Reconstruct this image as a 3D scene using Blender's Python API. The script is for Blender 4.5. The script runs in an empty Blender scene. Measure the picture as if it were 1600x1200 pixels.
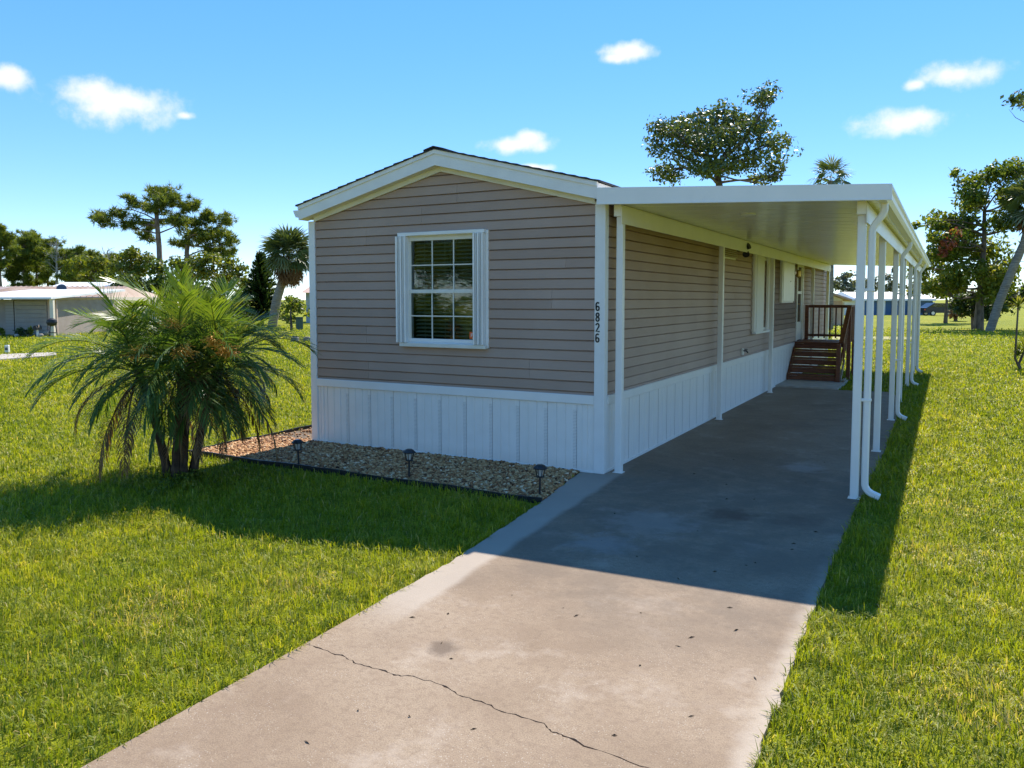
import bpy, bmesh, math, random
import numpy as np
from mathutils import Vector, Matrix

sc = bpy.context.scene
COL = sc.collection
R_ = math.radians

# ------------------------------------------------------------------ camera
PP_Y, HOR_Y, VP_X = 552.0, 466.8, 1481.0
F_PX = math.sqrt(2271 * (VP_X - 800) - (PP_Y - HOR_Y) ** 2)
PITCH = math.atan((PP_Y - HOR_Y) / F_PX)
YAW = math.atan((VP_X - 800) / math.hypot(F_PX, PP_Y - HOR_Y))
CAM = np.array([3.29, -8.087, 1.93])
FWD = np.array([-math.sin(YAW), math.cos(YAW), 0.0])
RGT = np.array([math.cos(YAW), math.sin(YAW), 0.0])
cd = bpy.data.cameras.new('camera')
cam = bpy.data.objects.new('camera', cd)
COL.objects.link(cam)
cam.location = CAM
cam.rotation_euler = (math.pi / 2 - PITCH, 0, YAW)
cd.sensor_width = 36
cd.lens = F_PX / 1600 * 36
cd.shift_y = -(600 - PP_Y) / 1600
cd.clip_start = 0.05
cd.clip_end = 3000
sc.camera = cam

# ------------------------------------------------------------------ light
SUN_TO = Vector((-0.155, 2.71, 2.97)).normalized()
SUN_EL = math.asin(SUN_TO.z)
SUN_AZ = math.atan2(SUN_TO.x, SUN_TO.y)
sl = bpy.data.lights.new('sun', 'SUN')
sl.energy = 4.8
sl.angle = R_(0.5)
sl.color = (1.0, 0.93, 0.82)
so = bpy.data.objects.new('sun', sl)
COL.objects.link(so)
so.rotation_euler = (-SUN_TO).to_track_quat('-Z', 'Y').to_euler()
so.location = (0, 20, 30)

sc.view_settings.view_transform = 'Standard'
sc.view_settings.look = 'None'
sc.view_settings.exposure = 0.85
sc.view_settings.gamma = 1
sc.view_settings.use_curve_mapping = False


def ray(px, py):
    up = FWD * math.sin(PITCH) + np.array([0, 0, 1.0]) * math.cos(PITCH)
    fw = FWD * math.cos(PITCH) - np.array([0, 0, 1.0]) * math.sin(PITCH)
    return fw * F_PX + RGT * (px - 800) - up * (py - PP_Y)


def ground(px, py, z=0.0):
    d = ray(px, py)
    return CAM + d * ((z - CAM[2]) / d[2])


def at(px, py, dist):
    """point seen at pixel, at a forward (horizontal) distance in metres"""
    d = ray(px, py)
    return CAM + d * (dist / (d @ FWD))


# ------------------------------------------------------------------ world
def build_world():
    w = bpy.data.worlds.new('World')
    sc.world = w
    w.use_nodes = True
    nt = w.node_tree
    nt.nodes.clear()
    N = nt.nodes.new
    L = nt.links.new
    out = N('ShaderNodeOutputWorld')
    bg = N('ShaderNodeBackground')
    bg.inputs[1].default_value = 0.148
    sky = N('ShaderNodeTexSky')
    sky.sky_type = 'NISHITA'
    sky.sun_disc = False
    sky.sun_elevation = SUN_EL
    sky.sun_rotation = SUN_AZ
    sky.altitude = 0
    sky.air_density = 0.6
    sky.dust_density = 0.0
    sky.ozone_density = 3.0
    hs = N('ShaderNodeHueSaturation')
    hs.inputs['Saturation'].default_value = 1.95
    hs.inputs['Hue'].default_value = 0.510
    hs.inputs['Value'].default_value = 5.0
    nrm = N('ShaderNodeVectorMath')
    nrm.operation = 'SCALE'
    nrm.inputs['Scale'].default_value = 0.2
    gm = N('ShaderNodeGamma')
    gm.inputs[1].default_value = 0.46
    L(sky.outputs[0], nrm.inputs[0])
    L(nrm.outputs[0], gm.inputs[0])
    L(gm.outputs[0], hs.inputs['Color'])
    tc = N('ShaderNodeTexCoord')
    sx = N('ShaderNodeSeparateXYZ')
    L(tc.outputs['Generated'], sx.inputs[0])

    def m(op, a, b=None):
        n = N('ShaderNodeMath')
        n.operation = op
        for i, v in enumerate((a, b)):
            if v is None:
                continue
            if isinstance(v, (int, float)):
                n.inputs[i].default_value = v
            else:
                L(v, n.inputs[i])
        return n.outputs[0]
    az = m('ARCTAN2', sx.outputs[0], sx.outputs[1])
    el = m('ARCSINE', sx.outputs[2])
    uv = N('ShaderNodeCombineXYZ')
    L(az, uv.inputs[0])
    L(el, uv.inputs[1])
    nz = N('ShaderNodeTexNoise')
    nz.inputs['Scale'].default_value = 38
    nz.inputs['Detail'].default_value = 7
    nz.inputs['Roughness'].default_value = 0.6
    L(tc.outputs['Generated'], nz.inputs['Vector'])
    nz2 = N('ShaderNodeTexNoise')
    nz2.inputs['Scale'].default_value = 14
    nz2.inputs['Detail'].default_value = 3
    L(tc.outputs['Generated'], nz2.inputs['Vector'])
    # small fair-weather clouds: pixel centre, half width, half height, strength
    clouds = [(180, 158, 92, 30), (150, 146, 46, 24), (12, 121, 34, 16), (975, 80, 46, 14), (962, 90, 28, 10),
              (808, 226, 46, 15), (825, 216, 24, 13), (1492, 117, 56, 20), (1430, 132, 17, 9), (1418, 190, 60, 20),
              (1440, 182, 34, 16), (290, 181, 14, 7), (835, 262, 34, 7)]
    rects = []
    for px, py, hw, hh in clouds:
        c = ray(px, py)
        c = c / np.linalg.norm(c)
        a = math.atan2(c[0], c[1])
        e = math.asin(c[2])
        rects.append((a, e, hw / F_PX / math.cos(e), hh / F_PX))
    rng = random.Random(5)
    a0 = math.atan2(FWD[0], FWD[1])
    for k in range(16):
        rects.append((a0 + 0.75 + (2 * math.pi - 1.5) * (k + rng.random() * 0.7) / 16 , 0.16 + rng.random() * 0.3,
                      rng.uniform(0.03, 0.08), rng.uniform(0.012, 0.025)))
    prev = None
    for a, e, hw, hh in rects:
        a = (a + math.pi) % (2 * math.pi) - math.pi
        v = N('ShaderNodeVectorMath')
        v.operation = 'MULTIPLY_ADD'
        L(uv.outputs[0], v.inputs[0])
        v.inputs[1].default_value = (1 / hw, 1 / hh, 0)
        v.inputs[2].default_value = (-a / hw, -e / hh, 0)
        ln = N('ShaderNodeVectorMath')
        ln.operation = 'LENGTH'
        L(v.outputs[0], ln.inputs[0])
        if prev is None:
            prev = ln.outputs['Value']
        else:
            s_ = N('ShaderNodeMath')
            s_.operation = 'SMOOTH_MIN'
            L(prev, s_.inputs[0])
            L(ln.outputs['Value'], s_.inputs[1])
            s_.inputs[2].default_value = 0.25
            prev = s_.outputs[0]
    nn = m('ADD', m('MULTIPLY', m('SUBTRACT', nz.outputs[0], 0.5), 1.5), m('MULTIPLY', m('SUBTRACT', nz2.outputs[0], 0.5), 1.4))
    dd = m('ADD', prev, nn)
    mr = N('ShaderNodeMapRange')
    mr.interpolation_type = 'SMOOTHSTEP'
    mr.inputs['From Min'].default_value = 1.15
    mr.inputs['From Max'].default_value = 0.15
    L(dd, mr.inputs['Value'])
    mx = N('ShaderNodeMix')
    mx.data_type = 'RGBA'
    L(m('MULTIPLY', mr.outputs[0], 0.92), mx.inputs[0])
    L(hs.outputs[0], mx.inputs[6])
    mx.inputs[7].default_value = (4.2, 4.25, 4.35, 1)
    L(mx.outputs[2], bg.inputs[0])
    L(bg.outputs[0], out.inputs[0])


build_world()

# ------------------------------------------------------------------ materials
def new_mat(name):
    m = bpy.data.materials.new(name)
    m.use_nodes = True
    nt = m.node_tree
    nt.nodes.clear()
    return m, nt, nt.nodes.new, nt.links.new


def ramp(N, cols):
    r = N('ShaderNodeValToRGB')
    el = r.color_ramp.elements
    while len(el) < len(cols):
        el.new(0.5)
    for e, (p, c) in zip(el, cols):
        e.position = p
        e.color = (*c, 1)
    return r


def noise_mat(name, c1, c2, scale=4.0, rough=0.6, bump=0.0, bscale=60.0, stretch=(1, 1, 1), spec=0.4, detail=5, metal=0.0, c3=None):
    m, nt, N, L = new_mat(name)
    out = N('ShaderNodeOutputMaterial')
    b = N('ShaderNodeBsdfPrincipled')
    tc = N('ShaderNodeTexCoord')
    mp = N('ShaderNodeMapping')
    mp.inputs['Scale'].default_value = stretch
    L(tc.outputs['Object'], mp.inputs['Vector'])
    n = N('ShaderNodeTexNoise')
    n.inputs['Scale'].default_value = scale
    n.inputs['Detail'].default_value = detail
    L(mp.outputs[0], n.inputs['Vector'])
    r = ramp(N, [(0.3, c1), (0.7, c2)] if c3 is None else [(0.28, c1), (0.5, c2), (0.72, c3)])
    L(n.outputs[0], r.inputs[0])
    L(r.outputs[0], b.inputs['Base Color'])
    b.inputs['Roughness'].default_value = rough
    b.inputs['Specular IOR Level'].default_value = spec
    b.inputs['Metallic'].default_value = metal
    if bump:
        n2 = N('ShaderNodeTexNoise')
        n2.inputs['Scale'].default_value = bscale
        n2.inputs['Detail'].default_value = 4
        L(mp.outputs[0], n2.inputs['Vector'])
        bp = N('ShaderNodeBump')
        bp.inputs['Strength'].default_value = bump
        bp.inputs['Distance'].default_value = 0.01
        L(n2.outputs[0], bp.inputs['Height'])
        L(bp.outputs[0], b.inputs['Normal'])
    L(b.outputs[0], out.inputs[0])
    return m


def leaf_mat(name, cols, trans=0.35, rough=0.5, spec=0.3):
    """foliage: per-leaf tint attribute through a colour ramp, part of the light passes through"""
    m, nt, N, L = new_mat(name)
    out = N('ShaderNodeOutputMaterial')
    at_ = N('ShaderNodeAttribute')
    at_.attribute_name = 'tint'
    r = ramp(N, cols)
    L(at_.outputs['Fac'], r.inputs[0])
    b = N('ShaderNodeBsdfPrincipled')
    b.inputs['Roughness'].default_value = rough
    b.inputs['Specular IOR Level'].default_value = spec
    L(r.outputs[0], b.inputs['Base Color'])
    t = N('ShaderNodeBsdfTranslucent')
    g = N('ShaderNodeMix')
    g.data_type = 'RGBA'
    g.blend_type = 'MULTIPLY'
    g.inputs[0].default_value = 1
    L(r.outputs[0], g.inputs[6])
    g.inputs[7].default_value = (1.6, 1.5, 0.55, 1)
    L(g.outputs[2], t.inputs[0])
    mx = N('ShaderNodeMixShader')
    mx.inputs[0].default_value = trans
    L(b.outputs[0], mx.inputs[1])
    L(t.outputs[0], mx.inputs[2])
    L(mx.outputs[0], out.inputs[0])
    return m


M = {}
M['white'] = noise_mat('white_paint', (0.80, 0.765, 0.70), (0.85, 0.815, 0.75), 3, 0.38, 0.03, 40, spec=0.45)
M['trim'] = noise_mat('white_trim', (0.77, 0.74, 0.68), (0.83, 0.80, 0.74), 5, 0.42, 0.03, 90)
M['cream'] = noise_mat('cream_trim', (0.70, 0.66, 0.55), (0.78, 0.74, 0.64), 5, 0.5)
M['black'] = noise_mat('black_plastic', (0.012, 0.012, 0.013), (0.03, 0.03, 0.03), 12, 0.45, 0.05, 80)
M['number'] = noise_mat('black_number', (0.008, 0.008, 0.009), (0.014, 0.014, 0.014), 12, 0.35)
M['shingle'] = noise_mat('dark_shingle', (0.02, 0.021, 0.023), (0.07, 0.07, 0.07), 30, 0.9, 0.5, 200)
M['dark'] = noise_mat('dark_interior', (0.03, 0.03, 0.028), (0.05, 0.048, 0.045), 3, 0.8)
M['blind'] = noise_mat('blind_slat', (0.55, 0.54, 0.50), (0.66, 0.65, 0.60), 4, 0.5)
M['orange'] = noise_mat('orange_sticker', (0.80, 0.12, 0.02), (0.86, 0.15, 0.03), 5, 0.5)
M['bark'] = noise_mat('bark', (0.055, 0.042, 0.03), (0.19, 0.15, 0.115), 6, 0.9, 0.8, 18, (1, 1, 0.35))
M['pinebark'] = noise_mat('pine_bark', (0.10, 0.075, 0.055), (0.26, 0.21, 0.17), 5, 0.9, 0.8, 14, (1, 1, 0.4))
M['palmbark'] = noise_mat('palm_bark', (0.13, 0.11, 0.085), (0.33, 0.28, 0.21), 7, 0.9, 0.8, 9, (0.4, 0.4, 3))
M['fibre'] = noise_mat('palm_fibre', (0.025, 0.016, 0.010), (0.13, 0.08, 0.045), 18, 0.95, 0.9, 50, (1, 1, 0.5))
M['wood'] = noise_mat('stained_wood', (0.10, 0.030, 0.012), (0.23, 0.075, 0.03), 7, 0.5, 0.25, 40, (1, 9, 9))
M['rawwood'] = noise_mat('weathered_wood', (0.20, 0.15, 0.10), (0.36, 0.29, 0.21), 9, 0.8, 0.3, 40)
M['brass'] = noise_mat('brass', (0.55, 0.38, 0.13), (0.68, 0.50, 0.2), 8, 0.35, metal=0.8)
M['grey'] = noise_mat('grey_plastic', (0.10, 0.10, 0.105), (0.16, 0.16, 0.16), 9, 0.5)
M['cardark'] = noise_mat('car_paint', (0.02, 0.024, 0.03), (0.03, 0.034, 0.04), 3, 0.2)
M['tyre'] = noise_mat('tyre', (0.015, 0.015, 0.015), (0.03, 0.03, 0.03), 9, 0.8)
M['steel'] = noise_mat('steel', (0.5, 0.5, 0.5), (0.62, 0.62, 0.62), 8, 0.3, metal=0.9)
M['greenbox'] = noise_mat('green_box', (0.05, 0.085, 0.06), (0.07, 0.11, 0.08), 4, 0.5)
M['rock'] = noise_mat('rock', (0.20, 0.17, 0.13), (0.42, 0.38, 0.31), 5, 0.9, 0.5, 20)
M['bluewall'] = noise_mat('blue_metal_wall', (0.045, 0.11, 0.22), (0.06, 0.135, 0.26), 2, 0.5, 0.0)
M['whiteroof'] = noise_mat('white_metal_roof', (0.70, 0.70, 0.70), (0.80, 0.80, 0.79), 1.2, 0.5)
M['salmon'] = noise_mat('salmon_roof', (0.42, 0.27, 0.21), (0.52, 0.36, 0.29), 4, 0.8)
M['paleblue'] = noise_mat('pale_wall', (0.42, 0.47, 0.48), (0.50, 0.55, 0.56), 3, 0.7)
M['peach'] = noise_mat('peach_wall', (0.55, 0.36, 0.25), (0.62, 0.43, 0.31), 3, 0.7)
M['creamwall'] = noise_mat('cream_wall', (0.68, 0.60, 0.47), (0.75, 0.67, 0.54), 2, 0.7)
M['flower'] = noise_mat('palm_blossom', (0.50, 0.20, 0.02), (0.72, 0.42, 0.06), 30, 0.6, 0.4, 90)


def siding_mat(name, dark, light):
    m, nt, N, L = new_mat(name)
    out = N('ShaderNodeOutputMaterial')
    b = N('ShaderNodeBsdfPrincipled')
    tc = N('ShaderNodeTexCoord')
    geo = N('ShaderNodeNewGeometry')
    oi = N('ShaderNodeObjectInfo')
    mp = N('ShaderNodeMapping')
    mp.inputs['Scale'].default_value = (2.2, 2.2, 55)
    L(geo.outputs['Position'], mp.inputs['Vector'])
    n = N('ShaderNodeTexNoise')
    n.inputs['Scale'].default_value = 2.2
    n.inputs['Detail'].default_value = 8
    n.inputs['Roughness'].default_value = 0.7
    L(mp.outputs[0], n.inputs['Vector'])
    n2 = N('ShaderNodeTexNoise')
    n2.inputs['Scale'].default_value = 1.1
    n2.inputs['Detail'].default_value = 4
    L(geo.outputs['Position'], n2.inputs['Vector'])
    ad = N('ShaderNodeMath')
    ad.operation = 'MULTIPLY_ADD'
    L(n.outputs[0], ad.inputs[0])
    ad.inputs[1].default_value = 0.45
    a2 = N('ShaderNodeMath')
    a2.operation = 'MULTIPLY_ADD'
    L(n2.outputs[0], a2.inputs[0])
    a2.inputs[1].default_value = 0.55
    a3 = N('ShaderNodeMath')
    a3.operation = 'MULTIPLY_ADD'
    L(oi.outputs['Random'], a3.inputs[0])
    a3.inputs[1].default_value = 0.22
    a3.inputs[2].default_value = -0.11
    L(a3.outputs[0], a2.inputs[2])
    L(a2.outputs[0], ad.inputs[2])
    r = ramp(N, [(0.3, dark), (0.72, light)])
    L(ad.outputs[0], r.inputs[0])
    L(r.outputs[0], b.inputs['Base Color'])
    b.inputs['Roughness'].default_value = 0.55
    b.inputs['Specular IOR Level'].default_value = 0.35
    bp = N('ShaderNodeBump')
    bp.inputs['Strength'].default_value = 0.35
    bp.inputs['Distance'].default_value = 0.003
    L(n.outputs[0], bp.inputs['Height'])
    L(bp.outputs[0], b.inputs['Normal'])
    L(b.outputs[0], out.inputs[0])
    return m


M['siding'] = siding_mat('taupe_siding', (0.36, 0.24, 0.17), (0.455, 0.32, 0.24))


def skirt_mat():
    """white vinyl skirting, fine perforations in a strip of each front panel, faint splash dirt at the foot"""
    m, nt, N, L = new_mat('white_vinyl_skirting')
    out = N('ShaderNodeOutputMaterial')
    b = N('ShaderNodeBsdfPrincipled')
    tc = N('ShaderNodeTexCoord')
    sp = N('ShaderNodeSeparateXYZ')
    L(tc.outputs['Object'], sp.inputs[0])

    def m_(op, a, b_=None):
        n = N('ShaderNodeMath')
        n.operation = op
        for i, v in enumerate((a, b_)):
            if v is None:
                continue
            if isinstance(v, (int, float)):
                n.inputs[i].default_value = v
            else:
                L(v, n.inputs[i])
        return n.outputs[0]
    fx = m_('SUBTRACT', m_('FRACT', m_('MULTIPLY', sp.outputs[0], 72)), 0.5)
    fz = m_('SUBTRACT', m_('FRACT', m_('MULTIPLY', sp.outputs[2], 60)), 0.5)
    dist = m_('SQRT', m_('ADD', m_('MULTIPLY', fx, fx), m_('MULTIPLY', fz, fz)))
    hole = m_('LESS_THAN', dist, 0.27)
    inx = m_('LESS_THAN', m_('ABSOLUTE', m_('SUBTRACT', sp.outputs[0], 0.335)), 0.022)
    inz = m_('LESS_THAN', m_('ABSOLUTE', m_('SUBTRACT', sp.outputs[2], 0.36)), 0.33)
    hole = m_('MULTIPLY', m_('MULTIPLY', hole, inx), inz)
    n = N('ShaderNodeTexNoise')
    n.inputs['Scale'].default_value = 5
    n.inputs['Detail'].default_value = 6
    geo = N('ShaderNodeNewGeometry')
    L(geo.outputs['Position'], n.inputs['Vector'])
    dirt = m_('MULTIPLY', m_('POWER', m_('MAXIMUM', m_('SUBTRACT', 1.0, m_('MULTIPLY', sp.outputs[2], 5.5)), 0.0), 1.5), n.outputs[0])
    r = ramp(N, [(0.3, (0.81, 0.77, 0.70)), (0.7, (0.86, 0.82, 0.75))])
    L(n.outputs[0], r.inputs[0])
    mx = N('ShaderNodeMix')
    mx.data_type = 'RGBA'
    L(m_('MULTIPLY', dirt, 0.6), mx.inputs[0])
    L(r.outputs[0], mx.inputs[6])
    mx.inputs[7].default_value = (0.42, 0.36, 0.28, 1)
    m2 = N('ShaderNodeMix')
    m2.data_type = 'RGBA'
    L(m_('MULTIPLY', hole, 0.75), m2.inputs[0])
    L(mx.outputs[2], m2.inputs[6])
    m2.inputs[7].default_value = (0.10, 0.10, 0.11, 1)
    L(m2.outputs[2], b.inputs['Base Color'])
    b.inputs['Roughness'].default_value = 0.4
    L(b.outputs[0], out.inputs[0])
    return m


M['skirt'] = skirt_mat()


def glass_mat():
    m, nt, N, L = new_mat('window_glass')
    out = N('ShaderNodeOutputMaterial')
    g = N('ShaderNodeBsdfGlossy')
    g.inputs['Roughness'].default_value = 0.02
    t = N('ShaderNodeBsdfTransparent')
    t.inputs[0].default_value = (0.66, 0.74, 0.70, 1)
    f = N('ShaderNodeFresnel')
    f.inputs[0].default_value = 1.5
    nz = N('ShaderNodeTexNoise')
    nz.inputs['Scale'].default_value = 3
    bp = N('ShaderNodeBump')
    bp.inputs['Strength'].default_value = 0.06
    bp.inputs['Distance'].default_value = 0.02
    L(nz.outputs[0], bp.inputs['Height'])
    L(bp.outputs[0], g.inputs['Normal'])
    mx = N('ShaderNodeMixShader')
    ad = N('ShaderNodeMath')
    ad.operation = 'MULTIPLY'
    L(f.outputs[0], ad.inputs[0])
    ad.inputs[1].default_value = 1.5
    L(ad.outputs[0], mx.inputs[0])
    L(t.outputs[0], mx.inputs[1])
    L(g.outputs[0], mx.inputs[2])
    L(mx.outputs[0], out.inputs[0])
    return m


M['glass'] = glass_mat()


def ceiling_mat():
    m, nt, N, L = new_mat('carport_pan')
    out = N('ShaderNodeOutputMaterial')
    b = N('ShaderNodeBsdfPrincipled')
    geo = N('ShaderNodeNewGeometry')
    n = N('ShaderNodeTexNoise')
    n.inputs['Scale'].default_value = 1.6
    n.inputs['Detail'].default_value = 5
    L(geo.outputs['Position'], n.inputs['Vector'])
    r = ramp(N, [(0.35, (0.70, 0.70, 0.67)), (0.7, (0.77, 0.77, 0.75))])
    L(n.outputs[0], r.inputs[0])
    L(r.outputs[0], b.inputs['Base Color'])
    b.inputs['Roughness'].default_value = 0.2
    b.inputs['Specular IOR Level'].default_value = 0.8
    mp = N('ShaderNodeMapping')
    mp.inputs['Scale'].default_value = (0.7, 9, 1)
    L(geo.outputs['Position'], mp.inputs['Vector'])
    n2 = N('ShaderNodeTexNoise')
    n2.inputs['Scale'].default_value = 3
    L(mp.outputs[0], n2.inputs['Vector'])
    bp = N('ShaderNodeBump')
    bp.inputs['Strength'].default_value = 0.12
    bp.inputs['Distance'].default_value = 0.01
    L(n2.outputs[0], bp.inputs['Height'])
    L(bp.outputs[0], b.inputs['Normal'])
    L(b.outputs[0], out.inputs[0])
    return m


M['ceiling'] = ceiling_mat()


def concrete_mat():
    m, nt, N, L = new_mat('driveway_concrete')
    out = N('ShaderNodeOutputMaterial')
    b = N('ShaderNodeBsdfPrincipled')
    geo = N('ShaderNodeNewGeometry')
    pos = geo.outputs['Position']

    def noise(scale, detail=6, rough=0.6, vec=pos):
        n = N('ShaderNodeTexNoise')
        n.inputs['Scale'].default_value = scale
        n.inputs['Detail'].default_value = detail
        n.inputs['Roughness'].default_value = rough
        L(vec, n.inputs['Vector'])
        return n.outputs[0]

    def m_(op, a, b_=None):
        n = N('ShaderNodeMath')
        n.operation = op
        for i, v in enumerate((a, b_)):
            if v is None:
                continue
            if isinstance(v, (int, float)):
                n.inputs[i].default_value = v
            else:
                L(v, n.inputs[i])
        return n.outputs[0]

    def mr(v, a, b_, c=0.0, d=1.0):
        n = N('ShaderNodeMapRange')
        n.interpolation_type = 'SMOOTHSTEP'
        L(v, n.inputs['Value'])
        for k, x in zip(('From Min', 'From Max', 'To Min', 'To Max'), (a, b_, c, d)):
            n.inputs[k].default_value = x
        return n.outputs[0]

    def mix(f, a, b_, mode='MIX'):
        n = N('ShaderNodeMix')
        n.data_type = 'RGBA'
        n.blend_type = mode
        if isinstance(f, (int, float)):
            n.inputs[0].default_value = f
        else:
            L(f, n.inputs[0])
        for i, v in ((6, a), (7, b_)):
            if isinstance(v, tuple):
                n.inputs[i].default_value = (*v, 1)
            else:
                L(v, n.inputs[i])
        return n.outputs[2]
    sp = N('ShaderNodeSeparateXYZ')
    L(pos, sp.inputs[0])
    big = noise(0.9, 6, 0.62)
    r = ramp(N, [(0.3, (0.235, 0.165, 0.105)), (0.5, (0.325, 0.24, 0.16)), (0.72, (0.385, 0.295, 0.205))])
    L(big, r.inputs[0])
    col = r.outputs[0]
    # fine sand grain
    col = mix(m_('MULTIPLY', mr(noise(150, 3, 0.7), 0.42, 0.62), 0.55), col, (0.15, 0.105, 0.07))
    col = mix(m_('MULTIPLY', mr(noise(26, 6, 0.7), 0.46, 0.66), 0.5), col, (0.18, 0.125, 0.085))
    # mottled wear at arm's length scale
    col = mix(m_('MULTIPLY', mr(noise(4.5, 8, 0.72), 0.44, 0.66), 0.45), col, (0.235, 0.165, 0.11))
    col = mix(m_('MULTIPLY', mr(noise(1.9, 8, 0.7), 0.52, 0.68), 0.4), col, (0.45, 0.37, 0.29))
    # exposed shell flecks
    vo = N('ShaderNodeTexVoronoi')
    vo.inputs['Scale'].default_value = 75
    L(pos, vo.inputs['Vector'])
    fleck = m_('MULTIPLY', m_('LESS_THAN', vo.outputs['Distance'], 0.20), mr(noise(3.1, 5, 0.65), 0.44, 0.60))
    sr = N('ShaderNodeSeparateColor')
    L(vo.outputs['Color'], sr.inputs[0])
    fleck = m_('MULTIPLY', fleck, m_('GREATER_THAN', sr.outputs[0], 0.35))
    col = mix(m_('MULTIPLY', fleck, 0.5), col, (0.56, 0.50, 0.42))
    # mottled old slab, with the roof's shade put into its colour as darkening
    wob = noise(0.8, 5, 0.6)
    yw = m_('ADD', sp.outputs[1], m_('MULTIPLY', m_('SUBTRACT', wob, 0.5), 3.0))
    roof_shade = m_('MULTIPLY', mr(yw, -4.6, -2.9), mr(yw, 2.8, 0.2))
    roof_shade = m_('MULTIPLY', roof_shade, mr(noise(1.7, 7, 0.68), 0.36, 0.60, 0.30, 1.0))
    col = mix(m_('MULTIPLY', roof_shade, 0.7), col, (0.145, 0.108, 0.078))
    # pale patched strip along the left edge
    edge = m_('ADD', sp.outputs[0], m_('MULTIPLY', m_('SUBTRACT', noise(2.3, 4), 0.5), 0.10))
    edge = m_('ADD', edge, m_('MULTIPLY', sp.outputs[1], 0.06))
    strip = m_('MULTIPLY', mr(edge, 0.24, 0.16), m_('MULTIPLY', mr(sp.outputs[1], -4.6, -3.9), mr(sp.outputs[1], 1.0, -0.6)))
    col = mix(m_('MULTIPLY', strip, 0.7), col, (0.42, 0.355, 0.285))
    # pale right border
    rb = m_('ADD', sp.outputs[0], m_('MULTIPLY', m_('SUBTRACT', noise(4, 4), 0.5), 0.16))
    col = mix(m_('MULTIPLY', m_('MULTIPLY', mr(rb, 2.5, 2.62), mr(sp.outputs[1], -1.0, -3.5)), 0.55), col, (0.47, 0.40, 0.32))
    # oil spots with a place of their own
    def spot(x, y, rad, c, f, c_in):
        v = N('ShaderNodeVectorMath')
        v.operation = 'DISTANCE'
        v.inputs[1].default_value = (x, y, 0)
        nn = N('ShaderNodeVectorMath')
        nn.operation = 'MULTIPLY'
        L(pos, nn.inputs[0])
        nn.inputs[1].default_value = (1, 1, 0)
        L(nn.outputs[0], v.inputs[0])
        d = m_('ADD', v.outputs['Value'], m_('MULTIPLY', m_('SUBTRACT', noise(7, 5), 0.5), rad * 1.6))
        return mix(m_('MULTIPLY', mr(d, rad, rad * 0.25), f), c, c_in)
    col = spot(0.90, -4.52, 0.13, col, 0.75, (0.12, 0.085, 0.06))
    col = spot(1.64, -1.02, 0.30, col, 0.6, (0.10, 0.055, 0.035))
    col = spot(2.15, -0.9, 0.35, col, 0.4, (0.12, 0.075, 0.05))
    col = spot(1.1, -1.6, 0.55, col, 0.40, (0.36, 0.30, 0.25))
    col = spot(0.95, -2.35, 0.35, col, 0.35, (0.32, 0.30, 0.28))
    col = spot(1.35, 4.6, 0.5, col, 0.35, (0.16, 0.12, 0.09))
    col = spot(1.9, 1.4, 0.35, col, 0.35, (0.45, 0.40, 0.36))
    L(col, b.inputs['Base Color'])
    b.inputs['Roughness'].default_value = 0.85
    b.inputs['Specular IOR Level'].default_value = 0.25
    bp = N('ShaderNodeBump')
    bp.inputs['Strength'].default_value = 0.5
    bp.inputs['Distance'].default_value = 0.006
    L(m_('ADD', m_('MULTIPLY', noise(90, 4, 0.7), 0.7), m_('MULTIPLY', noise(14, 5), 0.6)), bp.inputs['Height'])
    L(bp.outputs[0], b.inputs['Normal'])
    L(b.outputs[0], out.inputs[0])
    return m


M['concrete'] = concrete_mat()
M['paleconcrete'] = noise_mat('pale_concrete', (0.36, 0.31, 0.25), (0.50, 0.44, 0.37), 5, 0.85, 0.4, 80)


def lawn_mat():
    m, nt, N, L = new_mat('lawn_turf')
    out = N('ShaderNodeOutputMaterial')
    b = N('ShaderNodeBsdfPrincipled')
    geo = N('ShaderNodeNewGeometry')

    def noise(scale, detail=5, rough=0.6):
        n = N('ShaderNodeTexNoise')
        n.inputs['Scale'].default_value = scale
        n.inputs['Detail'].default_value = detail
        n.inputs['Roughness'].default_value = rough
        L(geo.outputs['Position'], n.inputs['Vector'])
        return n.outputs[0]
    a = ramp(N, [(0.3, (0.16, 0.19, 0.012)), (0.5, (0.25, 0.27, 0.014)), (0.7, (0.34, 0.31, 0.025))])
    L(noise(0.22, 7, 0.65), a.inputs[0])
    c = ramp(N, [(0.35, (0.35, 0.35, 0.35)), (0.65, (1.35, 1.35, 1.35))])
    L(noise(11, 6, 0.75), c.inputs[0])
    mx = N('ShaderNodeMix')
    mx.data_type = 'RGBA'
    mx.blend_type = 'MULTIPLY'
    mx.inputs[0].default_value = 0.75
    L(a.outputs[0], mx.inputs[6])
    L(c.outputs[0], mx.inputs[7])
    L(mx.outputs[2], b.inputs['Base Color'])
    b.inputs['Roughness'].default_value = 0.9
    b.inputs['Specular IOR Level'].default_value = 0.1
    bp = N('ShaderNodeBump')
    bp.inputs['Strength'].default_value = 1.0
    bp.inputs['Distance'].default_value = 0.06
    L(noise(16, 5, 0.7), bp.inputs['Height'])
    L(bp.outputs[0], b.inputs['Normal'])
    L(b.outputs[0], out.inputs[0])
    return m


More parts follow.
